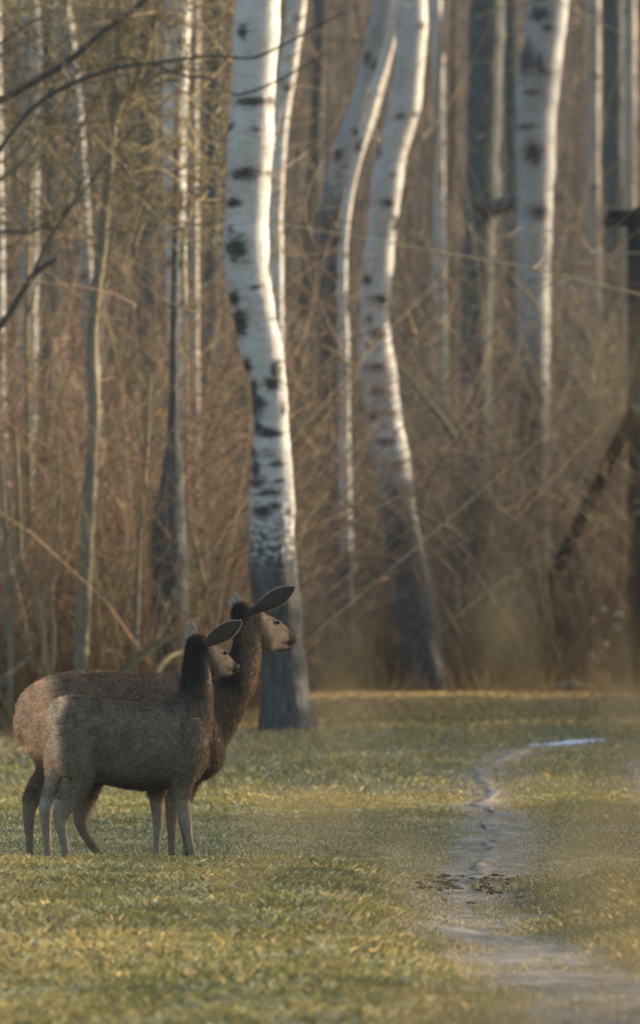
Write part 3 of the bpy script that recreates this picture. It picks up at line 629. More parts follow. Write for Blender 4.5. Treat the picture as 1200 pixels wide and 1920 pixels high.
class Deer:
    def __init__(s, Yd, theta, alpha, pivot_cx):
        s.Yd = Yd; s.th = theta; s.al = alpha; s.mpp = Yd / FPX / 2      # metres per pixel of the 2x crop
        s.X0 = (pivot_cx / 2 - 600) / FPX * Yd
        s.fx = np.array([math.cos(theta), math.sin(theta), 0]); s.ly = np.array([-math.sin(theta), math.cos(theta), 0])
        s.base = np.array([s.X0, Yd, float(gh(s.X0, Yd))])
    def P(s, cx, cy, lat=0.0):
        X = (cx / 2 - 600) / FPX * s.Yd; Z = CAMZ + (HORIZON - 1080 - cy / 2) / FPX * s.Yd
        xl = (X - s.X0 + lat * math.sin(s.th)) / math.cos(s.th)
        p = np.array([s.X0, s.Yd, 0]) + xl * s.fx + lat * s.ly; p[2] = Z; return p
    def body(s, rows):
        R_ = spline(np.array([[cx, (t + b) / 2, 0, (b - t) / 2, w] for cx, t, b, w in rows]), 40)
        return loft([ring(s.P(r[0], r[1]), s.ly, np.array([0, 0, 1.]), max(r[4], .01), max(r[3] * s.mpp, .01), p=2.05) for r in R_])
    def limb(s, rows, n=40, frame=None):
        """rows: cx, cy, half px, lateral half m, lateral offset m"""
        A = spline(np.array([[r[0], r[1], 0, r[2], r[3], r[4]] for r in rows]), n)
        C = np.array([s.P(a[0], a[1], a[5]) for a in A])
        T = np.gradient(C, axis=0); T /= np.linalg.norm(T, axis=1)[:, None]
        out = []
        for c, t, a in zip(C, T, A):
            l = s.ly - t * np.dot(t, s.ly); l /= np.linalg.norm(l); u = np.cross(t, l)
            out.append(ring(c, l, u, a[4], a[3] * s.mpp))
        return loft(out)
    def head(s, rows, c0):
        """rows: cx, cy, half height px, half width m - rings square to the turned head"""
        f = np.array([math.cos(s.al), math.sin(s.al), 0]); r = np.array([math.sin(s.al), -math.cos(s.al), 0])
        p0 = s.P(*c0); out = []
        for a in spline(np.array([[q[0], q[1], 0, q[2], q[3]] for q in rows]), 26):
            d = (a[0] - c0[0]) * s.mpp / math.cos(s.al)
            c = p0 + f * d; c[2] = s.P(a[0], a[1])[2]
            out.append(ring(c, r, np.array([0, 0, 1.]), max(a[4], .004), max(a[3] * s.mpp, .004), p=2.2))
        s.f, s.r, s.hp0, s.hc0 = f, r, p0, c0
        return loft(out)
    def hpt(s, cx, cy, side):
        d = (cx - s.hc0[0]) * s.mpp / math.cos(s.al); c = s.hp0 + s.f * d + s.r * side; c[2] = s.P(cx, cy)[2]; return c
    def ear(s, b, tip, wid, dep_tip, nrm, b0):
        """cupped leaf: b, tip in crop px; wid half width m"""
        B = s.P(*b) + b0; Tp = s.P(*tip) + b0 + dep_tip
        ax = Tp - B; L = np.linalg.norm(ax); ax /= L
        nr = np.array(nrm, float); nr -= ax * np.dot(ax, nr); nr /= np.linalg.norm(nr); wd = np.cross(ax, nr)
        prof = lambda t: wid * np.interp(t, [0, .12, .25, .4, .55, .7, .82, .92, 1], [.5, .62, .8, .95, 1, .88, .64, .36, .04])
        ts = np.linspace(0, 1, 16); us = np.linspace(-1, 1, 11); top = []; bot = []
        for t in ts:
            w = prof(t); cup = .38 * w * (1 - .4 * t)
            for u in us:
                p = B + ax * L * t + wd * w * u * (1 - .25 * (1 - t) * u * u) + nr * cup * (1 - u * u)
                top.append(p); bot.append(p - nr * (.007 + .010 * (1 - t)) * (1 - .8 * u * u))
        V = np.array(top + bot); n, k = 16, 11; i = np.arange(n - 1)[:, None] * k; j = np.arange(k - 1)[None]
        Q = np.stack([i + j, i + j + 1, i + k + j + 1, i + k + j], -1).reshape(-1, 4); off = n * k
        E = [Q, Q[:, ::-1] + off]
        e = []
        for a in range(n - 1): e += [[a * k, (a + 1) * k, off + (a + 1) * k, off + a * k], [a * k + k - 1, off + a * k + k - 1, off + (a + 1) * k + k - 1, (a + 1) * k + k - 1]]
        e += [[(n - 1) * k + a, (n - 1) * k + a + 1, off + (n - 1) * k + a + 1, off + (n - 1) * k + a] for a in range(k - 1)]
        return V, E + [np.array(e)], len(top)
    def crop(s, V):
        """world -> 2x crop pixel (for the coat pattern)"""
        c = np.stack([(V[:, 0] / V[:, 1] * FPX + 600) * 2, (HORIZON - 1080 - (V[:, 2] - CAMZ) / V[:, 1] * FPX) * 2], 1); return c

def coat(s, V, spec):
    """pigment by place on the animal, in the deer's own side-view pixels"""
    xl = (V - np.array([s.X0, s.Yd, 0])) @ s.fx; lat = (V - np.array([s.X0, s.Yd, 0])) @ s.ly
    X = xl * math.cos(s.th) + s.X0
    cx = (X / s.Yd * FPX + 600) * 2; cy = (HORIZON - 1080 - (V[:, 2] - CAMZ) / s.Yd * FPX) * 2
    nz = fbm(cx * .03 + 5, cy * .03 + lat * 9, 4)[:, None] - .5; nz2 = fbm(cx * .14, cy * .09 + lat * 30, 2)[:, None] - .5
    base = np.array(spec['base']); c = np.repeat(base[None], len(V), 0) * (1 + .6 * nz + .8 * nz2)
    def blend(w, col, v=.5):
        nonlocal c
        w = np.clip(w, 0, 1)[:, None]; c = c * (1 - w) + np.array(col) * (1 + v * nz + .5 * nz2) * w
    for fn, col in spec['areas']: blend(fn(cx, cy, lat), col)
    return np.clip(c, .004, .9)

def build_deer(name, label, D, spec):
    parts = [D.body(spec['body']), D.limb(spec['neck'])] + [D.limb(l) for l in spec['legs']]
    parts.append(D.head(spec['head'], spec['head0'])); parts.append(D.head(spec['jaw'], spec['head0']))
    parts.append(D.limb(spec['tail'], 16))
    V, F = merge(parts)
    me = remesh(V, F, .0065, 4)
    n = len(me.vertices); co = np.empty(n * 3, np.float32); me.vertices.foreach_get('co', co); co = co.reshape(-1, 3).astype(float)
    nf = len(me.polygons); lv = np.empty(len(me.loops), np.int32); me.loops.foreach_get('vertex_index', lv); Fq = lv.reshape(-1, 4)
    bpy.data.meshes.remove(me)
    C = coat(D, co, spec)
    allV = [co]; allF = [Fq]; allC = [C]; off = n
    ear_surf = []
    for e in spec['ears']:
        v, fs, ntop = D.ear(*e)
        f = np.concatenate(fs) + off
        uu = np.abs(np.tile(np.linspace(-1, 1, 11), 32))[:, None]; cc = np.concatenate([np.tile(spec['ear_back'], (ntop, 1)), np.tile(spec['ear_in'], (ntop, 1))]) * (.75 + .5 * rng.random((2 * ntop, 1)))
        cc = np.where(uu > .9, np.array([.34, .25, .17]), cc)  # pale ear edges: the lit rim is put into the colour
        allV.append(v); allF.append(f); allC.append(cc); off += len(v)
    Vb = np.concatenate(allV); Fb = np.concatenate(allF); Cb = np.concatenate(allC)
    root = empty(name, D.base, label, 'deer', 'red deer hinds standing together on the meadow')
    link('body', mesh_np('body', Vb - D.base, [Fb], Cb, smooth=True), M['deer_skin'], root)
    # fur: short slanted hairs growing out of the skin
    tri = np.concatenate([Fb[:, [0, 1, 2]], Fb[:, [0, 2, 3]]]); a, b, c = Vb[tri[:, 0]], Vb[tri[:, 1]], Vb[tri[:, 2]]
    nr = np.cross(b - a, c - a); ar = np.linalg.norm(nr, axis=1); nr /= ar[:, None] + 1e-12
    nh = spec['hairs']; pick = rng.choice(len(tri), nh, p=ar / ar.sum())
    u = rng.random((nh, 1)); v = rng.random((nh, 1)); fl = u + v > 1; u = np.where(fl, 1 - u, u); v = np.where(fl, 1 - v, v)
    p = a[pick] * (1 - u - v) + b[pick] * u + c[pick] * v; nn = nr[pick]
    col = Cb[tri[pick, 0]] * (.4 + 1.25 * rng.random((nh, 1)))
    X = ((p - np.array([D.X0, D.Yd, 0])) @ D.fx) * math.cos(D.th) + D.X0
    cx = (X / D.Yd * FPX + 600) * 2; cy = (HORIZON - 1080 - (p[:, 2] - CAMZ) / D.Yd * FPX) * 2
    hx, hy = spec['head_at']
    ishead = ((cx > hx) & (cy < hy)) | (tri[pick, 0] >= n)
    isleg = cy > spec['leg_y']; isneck = (cx > spec['neck_x'])
    flow = np.where(isleg[:, None] | isneck[:, None], np.array([0, 0, -1.]) - .25 * D.fx, -D.fx * .9 + np.array([0, 0, -.45]))
    flow = np.where(ishead[:, None], -D.f * .8 + np.array([0, 0, -.2]), flow)
    flow = flow - nn * (flow * nn).sum(1)[:, None]
    ln = np.where(isneck, .025, .018); ln = np.where(isleg, .007, ln); ln = np.where(ishead, .012, ln)
    ln = ln * (.6 + .8 * rng.random(nh))
    d = flow + nn * (.38 + .3 * rng.random((nh, 1))) + rng.normal(size=(nh, 3)) * .22; d /= np.linalg.norm(d, axis=1)[:, None]
    wv = np.cross(d, rng.normal(size=(nh, 3))); wv /= np.linalg.norm(wv, axis=1)[:, None] + 1e-9
    wd = np.where(ishead | isleg, .0012, .0019)[:, None]
    Vh = np.stack([p - wv * wd - nn * .002, p + wv * wd - nn * .002, p + d * ln[:, None]], 1).reshape(-1, 3)
    Fh = np.arange(nh * 3).reshape(-1, 3)
    fu = link('fur', mesh_np('fur', Vh - D.base, [Fh], np.repeat(col, 3, 0)), M['fur'], root); fu['kind'] = 'stuff'
    # eyes, nose, hooves
    for sd in (1, -1):
        q = D.hpt(*spec['eye'][:2], sd * spec['eye'][2]) - D.base
        bm = bmesh.new(); bmesh.ops.create_uvsphere(bm, u_segments=14, v_segments=9, radius=.0125); bmesh.ops.translate(bm, verts=bm.verts, vec=q)
        m2 = bpy.data.meshes.new('eye'); bm.to_mesh(m2); bm.free(); link('eye', m2, M['eye'], root)
    q = D.hpt(*spec['nose'], 0) - D.base
    bm = bmesh.new(); bmesh.ops.create_icosphere(bm, subdivisions=3, radius=1)
    rot = Matrix.Rotation(D.al, 4, 'Z')
    bmesh.ops.transform(bm, matrix=Matrix.Translation(q) @ rot @ Matrix.Diagonal((.020, .027, .019, 1)), verts=bm.verts)
    m2 = bpy.data.meshes.new('nose'); bm.to_mesh(m2); bm.free(); link('nose', m2, M['nose'], root)
    for l in spec['legs']:
        e = l[-1]; q = D.P(e[0], e[1], e[4]); gz = float(gh(q[0], q[1]))
        for sd in (-1, 1):
            rg = []
            for t, (fw, a_, b_) in ((0, (.020, .050, .019)), (.35, (.014, .044, .019)), (.8, (.003, .032, .017)), (1, (0, .024, .014))):
                cpt = np.array([q[0], q[1], gz + .004 + .062 * t]) + D.fx * fw + D.ly * .02 * sd
                rg.append(ring(cpt, D.fx, D.ly, a_, b_, 14))
            v_, f_ = loft(rg); link('hoof', mesh_np('hoof', v_ - D.base, f_, smooth=True), M['hoof'], root)
    return root

g_ = lambda x, a, b: sstep(a, b, x)
GREY = (.158, .126, .090); RUMP = (.84, .58, .36); DARK = (.028, .023, .019); LEG = (.21, .165, .12); FACE = (.18, .138, .10); WARM = (.20, .13, .085)
YN = 45.0
D1 = Deer(YN, R(14), R(34), 450)
yg = lambda D, cx, lat: None
spec1 = dict(base=GREY, hairs=95000, leg_y=830, neck_x=650, head_at=(770, 400),
    body=[(172, 510, 590, .05), (190, 482, 640, .10), (225, 457, 700, .13), (270, 447, 738, .15), (330, 454, 762, .165), (400, 466, 780, .185), (480, 475, 798, .205), (560, 476, 804, .205),
          (630, 473, 797, .19), (680, 470, 785, .172), (720, 490, 772, .148), (752, 545, 742, .11), (772, 610, 705, .06)],
    neck=[(705, 600, 86, .12, 0), (722, 520, 73, .105, 0), (733, 445, 61, .088, 0), (737, 380, 55, .078, 0), (738, 320, 48, .072, 0), (736, 268, 39, .066, 0), (736, 245, 25, .055, 0)],
    head0=(738, 270), head=[(712, 268, 22, .03), (722, 264, 38, .058), (750, 276, 46, .072), (780, 303, 56, .078), (806, 318, 58, .074), (830, 320, 46, .064), (850, 330, 32, .050), (868, 340, 22, .042), (880, 346, 19, .037), (888, 346, 11, .024)], jaw=[(790, 330, 44, .05), (815, 349, 27, .046), (840, 360, 15, .036), (858, 365, 10, .029), (870, 366, 7, .022), (875, 365, 3, .012)],
    eye=(826, 288, .060), nose=(884, 341), tail=[(188, 530, 16, .03, 0), (176, 560, 15, .028, 0), (172, 600, 13, .022, 0), (176, 640, 7, .012, 0)],
    legs=[
      [(262, 560, 84, .075, -.10), (272, 640, 90, .08, -.125), (292, 700, 78, .072, -.125), (300, 752, 60, .058, -.115), (278, 805, 50, .048, -.105), (250, 850, 43, .038, -.095), (233, 892, 33, .030, -.09), (236, 950, 20, .024, -.09), (248, 1010, 17, .022, -.09), (254, 1050, 18, .024, -.09), (258, 1075, 17, .023, -.09), (262, 1090, 17, .022, -.09)],
      [(245, 570, 76, .075, .10), (225, 640, 60, .075, .12), (215, 705, 48, .066, .115), (212, 762, 39, .052, .105), (190, 820, 33, .040, .10), (173, 868, 27, .031, .095), (174, 930, 19, .025, .09), (179, 1000, 15, .021, .09), (181, 1050, 16, .023, .09), (184, 1090, 15, .021, .09)],
      [(690, 540, 60, .05, -.10), (702, 620, 76, .07, -.125), (690, 700, 64, .062, -.125), (681, 775, 44, .048, -.10), (683, 830, 32, .040, -.095), (690, 880, 27, .034, -.09), (699, 930, 23, .032, -.09), (708, 975, 15, .023, -.09), (717, 1020, 14, .021, -.09), (724, 1055, 16, .024, -.09), (731, 1090, 16, .022, -.09)],
      [(650, 660, 70, .065, .10), (610, 740, 52, .055, .10), (590, 800, 39, .045, .095), (586, 845, 28, .038, .09), (590, 900, 22, .032, .09), (591, 930, 20, .030, .09), (588, 980, 13, .022, .09), (587, 1030, 13, .021, .09), (588, 1060, 15, .023, .09), (591, 1090, 15, .021, .09)]],
    ears=[((764, 258), (908, 170), .068, np.array([0, -.09, 0]), (-.15, -.9, .15), np.array([0, -.06, 0])),
          ((708, 262), (718, 172), .050, np.array([0, .05, 0]), (.5, .8, 0), np.array([0, .06, 0]))],
    ear_back=(.06, .045, .033), ear_in=(.27, .20, .145),
    areas=[
      (lambda x, y, l: g_(y, 760, 900) * .95, LEG),
      (lambda x, y, l: (1 - sstep(-28, 18, x - np.interp(y, [440, 480, 540, 600, 680, 760], [262, 244, 214, 202, 212, 232]))) * (1 - g_(y, 720, 800)) * .95, RUMP),
      (lambda x, y, l: g_(y, 690, 790) * (1 - g_(np.abs(l), .05, .12)) * (1 - g_(x, 200, 300)) * (1 - g_(y, 860, 900)) * .7, (.34, .29, .24)),
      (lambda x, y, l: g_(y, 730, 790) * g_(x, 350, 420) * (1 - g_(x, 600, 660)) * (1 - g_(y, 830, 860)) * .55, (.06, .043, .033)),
      (lambda x, y, l: (1 - g_(y, 445, 500)) * g_(x, 230, 300) * .45, (.085, .066, .052)),
      (lambda x, y, l: g_(x, 630, 690) * (1 - g_(x, 738, 795)) * (1 - g_(y, 330, 570)) * .92, DARK),
      (lambda x, y, l: g_(x, 640, 690) * (1 - g_(y, 262, 300)) * (1 - g_(x, 770, 800)) * .8, DARK),
      (lambda x, y, l: g_(x, 748, 800) * g_(y, 400, 470) * (1 - g_(y, 690, 760)) * .7, WARM),
      (lambda x, y, l: g_(x, 765, 818) * (1 - g_(y, 385, 400)) * g_(y, 255, 270), FACE),
      (lambda x, y, l: g_(x, 800, 850) * g_(y, 345, 375) * (1 - g_(y, 385, 400)) * .7, (.28, .235, .19)),
      (lambda x, y, l: g_(x, 790, 815) * (1 - g_(y, 285 + (x - 830) * .75, 312 + (x - 830) * .75)) * .6, (.075, .055, .04)),
      (lambda x, y, l: g_(x, 872, 884) * (1 - g_(y, 385, 400)) * .9, (.03, .024, .02))])
D2 = Deer(46.0, R(14), R(36), 430)
spec2 = dict(base=(.125, .090, .060), hairs=110000, leg_y=840, neck_x=720, head_at=(975, 305),
    body=[(70, 475, 560, .05), (92, 438, 605, .11), (135, 400, 650, .14), (200, 371, 690, .155), (280, 358, 730, .175), (380, 357, 752, .20), (480, 362, 770, .22), (580, 367, 770, .215), (660, 369, 768, .2),
          (720, 374, 766, .185), (770, 410, 762, .155), (808, 490, 740, .115), (832, 580, 706, .06)],
    neck=[(740, 590, 120, .125, 0), (792, 520, 108, .11, 0), (845, 445, 92, .095, 0), (890, 375, 74, .085, 0), (916, 310, 58, .078, 0), (926, 245, 50, .075, 0), (924, 180, 45, .072, 0), (920, 140, 30, .06, 0)],
    head0=(915, 150), head=[(880, 150, 30, .035), (893, 146, 45, .062), (925, 160, 58, .078), (960, 188, 68, .084), (993, 216, 72, .082), (1022, 214, 57, .071), (1048, 218, 44, .056), (1070, 225, 34, .047), (1086, 233, 29, .043), (1098, 236, 24, .037), (1107, 235, 13, .022)], jaw=[(975, 238, 50, .055), (1005, 257, 31, .05), (1035, 264, 21, .041), (1062, 269, 13, .033), (1084, 271, 9, .027), (1094, 270, 4, .014)],
    eye=(1020, 174, .066), nose=(1101, 228), tail=[(92, 500, 18, .03, 0), (74, 535, 16, .028, 0), (72, 580, 13, .022, 0), (80, 625, 7, .012, 0)],
    legs=[
      [(175, 520, 90, .08, -.10), (185, 610, 86, .08, -.125), (194, 680, 62, .07, -.12), (186, 732, 47, .056, -.11), (156, 785, 44, .046, -.10), (127, 830, 36, .036, -.095), (114, 882, 24, .029, -.09), (115, 950, 17, .023, -.09), (117, 1010, 14, .021, -.09), (118, 1050, 15, .023, -.09), (120, 1082, 14, .021, -.09)],
      [(230, 560, 95, .085, .085), (290, 660, 90, .08, .10), (330, 740, 66, .064, .10), (330, 800, 48, .05, .10), (314, 855, 38, .038, .095), (302, 905, 30, .032, .09), (310, 950, 21, .026, .09), (336, 1000, 16, .022, .09), (364, 1040, 16, .023, .09), (386, 1082, 16, .021, .09)],
      [(720, 640, 85, .07, -.10), (690, 720, 60, .06, -.11), (660, 790, 42, .046, -.10), (647, 850, 28, .038, -.095), (645, 910, 23, .034, -.09), (646, 950, 19, .028, -.09), (647, 1010, 16, .022, -.09), (648, 1050, 17, .024, -.09), (652, 1082, 17, .022, -.09)],
      [(730, 660, 75, .065, .10), (705, 750, 52, .052, .10), (690, 820, 36, .042, .095), (684, 880, 24, .034, .09), (688, 930, 20, .03, .09), (695, 985, 14, .022, .09), (700, 1050, 14, .022, .09), (704, 1082, 15, .021, .09)]],
    ears=[((948, 132), (1108, 42), .070, np.array([0, -.09, 0]), (-.15, -.9, .15), np.array([0, -.06, 0])),
          ((880, 140), (880, 64), .052, np.array([0, .05, 0]), (.35, .9, 0), np.array([0, .06, 0]))],
    ear_back=(.06, .045, .033), ear_in=(.27, .20, .145),
    areas=[
      (lambda x, y, l: g_(y, 760, 900) * .9, (.17, .13, .092)),
      (lambda x, y, l: (1 - g_(x, 130, 245)) * (1 - g_(y, 640, 720)) * .95, (.82, .49, .26)),
      (lambda x, y, l: (1 - g_(x, 75, 120)) * (1 - g_(y, 600, 720)) * g_(y, 450, 520) * .4, (.6, .45, .32)),
      (lambda x, y, l: g_(x, 230, 300) * (1 - g_(y, 385, 470)) * (1 - g_(x, 640, 700)) * .5, WARM),
      (lambda x, y, l: g_(x, 840, 870) * (1 - g_(x, 905, 935)) * (1 - g_(y, 150, 190)) * .9, DARK),
      (lambda x, y, l: g_(x, 780, 830) * (1 - g_(x, 880, 915)) * (1 - g_(y, 400, 470)) * .9, DARK),
      (lambda x, y, l: g_(x, 890, 950) * g_(y, 240, 300) * .6, (.20, .14, .09)),
      (lambda x, y, l: g_(x, 950, 1000) * (1 - g_(y, 296, 312)) * g_(y, 140, 155), FACE),
      (lambda x, y, l: g_(x, 1040, 1075) * g_(y, 235, 262) * (1 - g_(y, 300, 312)) * .7, (.10, .08, .065)),
      (lambda x, y, l: g_(x, 975, 1005) * (1 - g_(y, 160 + (x - 1030) * .7, 195 + (x - 1030) * .7)) * .6, (.075, .055, .04)),
      (lambda x, y, l: g_(x, 1088, 1098) * (1 - g_(y, 300, 312)) * .9, (.035, .028, .024))])
build_deer('red_deer', 'smaller grey-brown deer with short face standing in front of the bigger one', D1, spec1)
build_deer('red_deer', 'bigger deer with orange rump and raised long neck, behind the smaller one', D2, spec2)

# ------------------------------------------------------------------ raised hide at the right edge
SY = 104.4
def board(a, b, w, t, root, base, name, mat, up=(0, 0, 1)):
    a, b = np.array(a, float), np.array(b, float); d = b - a; L = np.linalg.norm(d); d /= L
    u = np.array(up, float); u -= d * np.dot(u, d)
    if np.linalg.norm(u) < .01: u = np.array([1., 0, 0]) - d * d[0]
    u /= np.linalg.norm(u); s = np.cross(d, u)
    rg = []
    for q in np.linspace(0, 1, 5):
        c = a + d * L * q + s * .008 * rng.normal()
        pts = [(-1, -.8), (-.8, -1), (.8, -1), (1, -.8), (1, .8), (.8, 1), (-.8, 1), (-1, .8)]
        rg.append(np.array([c + s * w / 2 * x + u * t / 2 * y for x, y in pts]))
    v, f = loft(rg); return link(name, mesh_np(name, v - base, f), mat, root)
px0 = W(1198, 1300, SY)[0]; gz = float(gh(px0, SY)) + .1
hb = np.array([px0 + 1.0, SY + .9, gz]); hide = empty('raised_hide', hb, 'dark wooden raised hide on posts standing in the brush at the wood', 'hide')
zb = W(0, 403, SY)[2]
for x in (px0, px0 + 2.0):
    for y in (SY, SY + 1.8):
        board((x, y, gz - .3), (x, y, zb - .08), .18, .18, hide, hb, 'post', M['stand_wood'], (0, 1, 0))
for y in (SY, SY + 1.8): board((px0 - .44, y, zb), (px0 + 2.45, y, zb), .16, .15, hide, hb, 'beam', M['stand_wood'])
for k in range(9):
    y = SY - .12 + k * .255
    board((px0 - .02, y, zb + .105), (px0 + 2.2, y, zb + .105), .23, .04, hide, hb, 'plank', M['stand_wood'])
for x in (px0 + .12, px0 + 2.0): board((x, SY, zb + .13), (x, SY, zb + 1.1), .09, .09, hide, hb, 'rail_post', M['stand_wood'], (0, 1, 0))
board((px0 + .05, SY, zb + 1.14), (px0 + 2.1, SY, zb + 1.14), .1, .06, hide, hb, 'rail', M['stand_wood'])
a = W(1190, 766, SY - .25); b = W(1098, 946, SY - .3); e = W(930, 1296, SY + 5.5)
board(a, e, .19, .18, hide, hb, 'brace', M['stand_wood'], (0, 1, 0))
board((px0, SY + .14, gz + 1.6), (px0 + 2.0, SY + .14, gz + 3.4), .12, .1, hide, hb, 'brace', M['stand_wood'], (0, 1, 0))

# ------------------------------------------------------------------ small things
def log(name, label, pts, Y, mat, catg='log'):
    p0 = W(*pts[0][:2], Y); p0[2] = gh(p0[0], Y)
    P = np.array([[*W(a, b, Y), w / FPX * Y / 2] for a, b, w in pts]); P[:, 1] += np.linspace(0, .5, len(P))
    S = spline(P, 24); V, F = tube(S[:, :3], S[:, 3], 12, .25)
    tag(link(name, mesh_np(name, V - p0, F, smooth=True), mat, None, p0), label, catg)
log('fallen_log', 'short dark fallen log lying at the wood edge beside the track', [(1042, 1290, 14), (1060, 1286, 20), (1090, 1290, 22), (1118, 1298, 18), (1128, 1302, 8)], 102, M['branch'])
log('fallen_branch', 'arched pale dead branch in the brush behind the smaller deer', [(230, 1262, 14), (270, 1226, 14), (310, 1198, 12), (345, 1180, 10), (380, 1160, 6)], 77.5, M['moss_branch'], 'branch')
log('fallen_branch', 'short pale leaning stick in the brush left of the deer', [(0, 1290, 12), (22, 1260, 13), (42, 1240, 12), (62, 1226, 9)], 77.3, M['moss_branch'], 'branch')
log('fallen_branch', 'bent yellowish stick beside the arched pale dead branch', [(292, 1275, 10), (300, 1250, 10), (318, 1232, 9), (340, 1222, 6)], 77.2, M['yellow_branch'], 'branch')
def shoot(label, pts, Y, mat):
    base = W(*pts[0][:2], Y); base[2] = gh(base[0], Y)
    r = empty('young_stem', base, label, 'stem', 'young stems in the brush')
    branch(r, base, pts[0], Y, mat, 'stem') if False else None
    b0 = [(pts[0][0], 1400, pts[0][2])] + list(pts)
    branch(r, base, b0, Y, mat, 'stem')
    for k in range(3):
        q = pts[1 + k % (len(pts) - 2)]; s = 1 if k % 2 else -1
        branch(r, base, [(q[0], q[1], q[2] * .6), (q[0] + s * 14, q[1] - 40, q[2] * .45), (q[0] + s * 22, q[1] - 90 - 20 * k, 2.5)], Y, mat, 'side_twig')
for lab, pts, Y, mt in (
    ('straight pale thin stem by the arched branch left of the smaller deer', [(250, 1300, 12), (256, 1150, 11), (262, 1000, 9), (275, 850, 7), (282, 700, 5)], 77.7, 'olive_bark'),
    ('yellow stem slanting left between the left birch and the sapling', [(92, 1300, 13), (82, 1200, 12), (62, 1110, 11), (40, 1050, 10), (36, 950, 8), (30, 820, 6)], 77.2, 'yellow_branch'),
    ('upright pale stem beside the short leaning stick', [(20, 1310, 12), (20, 1200, 11), (16, 1120, 10), (10, 1000, 8), (2, 850, 5)], 77.1, 'olive_bark'),
    ('thin forked stem just left of the olive sapling', [(95, 1300, 9), (100, 1200, 9), (96, 1100, 8), (112, 950, 6), (108, 800, 4)], 77.5, 'yellow_branch'),
    ('thin yellow shoot curving up right of the black-ringed birch', [(345, 1300, 8), (352, 1000, 8), (346, 600, 8), (344, 440, 8), (366, 380, 7), (384, 320, 6), (386, 270, 4)], 85, 'yellow_branch'),
    ('long yellowish stem beside the blurred grey birch, under the overhanging branches', [(58, 1300, 10), (54, 900, 10), (50, 600, 9), (54, 400, 9), (58, 300, 8), (60, 200, 5)], 82, 'yellow_branch'),
    ('thin grey stem bending over between the dark snag and the stout birch', [(400, 1290, 8), (392, 1150, 8), (372, 1050, 7), (350, 960, 5), (340, 880, 4)], 80, 'olive_bark')):
    shoot(lab, pts, Y, M[mt])

def blob(name, X, Y, rx, ry, rz, mat, label, catg, group=None, sub=2, kind=None):
    bm = bmesh.new(); bmesh.ops.create_icosphere(bm, subdivisions=sub, radius=1)
    for v in bm.verts:
        k = 1 + .5 * (fbm(v.co.x * 1.7 + X * 9, v.co.y * 1.7 + v.co.z + Y * 5) - .5); v.co = Vector((v.co.x * rx * k, v.co.y * ry * k, v.co.z * rz * k))
    m2 = bpy.data.meshes.new(name); bm.to_mesh(m2); bm.free()
    for p in m2.polygons: p.use_smooth = True
    return tag(link(name, m2, mat, None, (X, Y, float(gh(X, Y)) + rz * .35)), label, catg, group, kind)
# frost on the bend of the track
ys = np.linspace(-1, 1, 60); xs = lerp(990, 1134, (ys + 1) / 2); yy = lerp(1412, 1397, (ys + 1) / 2)
Yd = 71.5 + 1.6 * (ys + 1) / 2; Xc = (xs - 600) / FPX * Yd; hw = .62 * np.clip((ys + 1) * .8, .1, 1) * (1 - np.clip(ys, 0, 1) ** 4) * np.clip(-.35 + 2.2 * fbm(ys * 9, ys * 0 + 1), .06, 1.2) + .02
u = np.linspace(-1, 1, 7); XX = np.repeat(Xc[:, None], 7, 1); YY = Yd[:, None] + hw[:, None] * u[None]
ZZ = gh(XX, YY) + .008 + .014 * (1 - u[None] ** 2)
i = np.arange(59)[:, None] * 7; j = np.arange(6)[None]
Q = np.stack([i + j, i + j + 1, i + 7 + j + 1, i + 7 + j], -1).reshape(-1, 4)
tag(link('ice_patch', mesh_np('ice_patch', np.stack([XX, YY, ZZ], -1).reshape(-1, 3), [Q], smooth=True), M['snow']), 'long bluish ice patch on the bend of the track', 'ice', kind='structure')
for (a, b, Yk, lab) in ((445, 1516, 57, 'small white frost lump in the yellow grass right of the deer'), (64, 1431, 69, 'small white frost lump by the bigger deer\'s rump')):
    blob('frost_lump', (a - 600) / FPX * Yk, Yk, .03, .05, .018, M['snow'], lab, 'frost')
# dark clods where the track bank breaks away
parts = []
for k in range(150):
    x = rng.uniform(.55, 1.2) ; y = 42.6 + rng.normal() * .7 ; s = rng.uniform(.005, .022)
    bm = bmesh.new(); bmesh.ops.create_icosphere(bm, subdivisions=1, radius=1)
    v = np.array([w.co for w in bm.verts]) * (s * (.7 + .6 * rng.random((len(bm.verts), 1)))) * [1.6, 1.3, .55]; f = np.array([[q.index for q in p.verts] for p in bm.faces]); bm.free()
    parts.append((v + [x, y, float(gh(x, y)) + s * .4], [f]))
V, F = merge(parts)
tag(link('earth_clods', mesh_np('earth_clods', V, F), M['clod']), 'dark crumbly earth clods on the broken bank of the track', 'earth', kind='stuff')

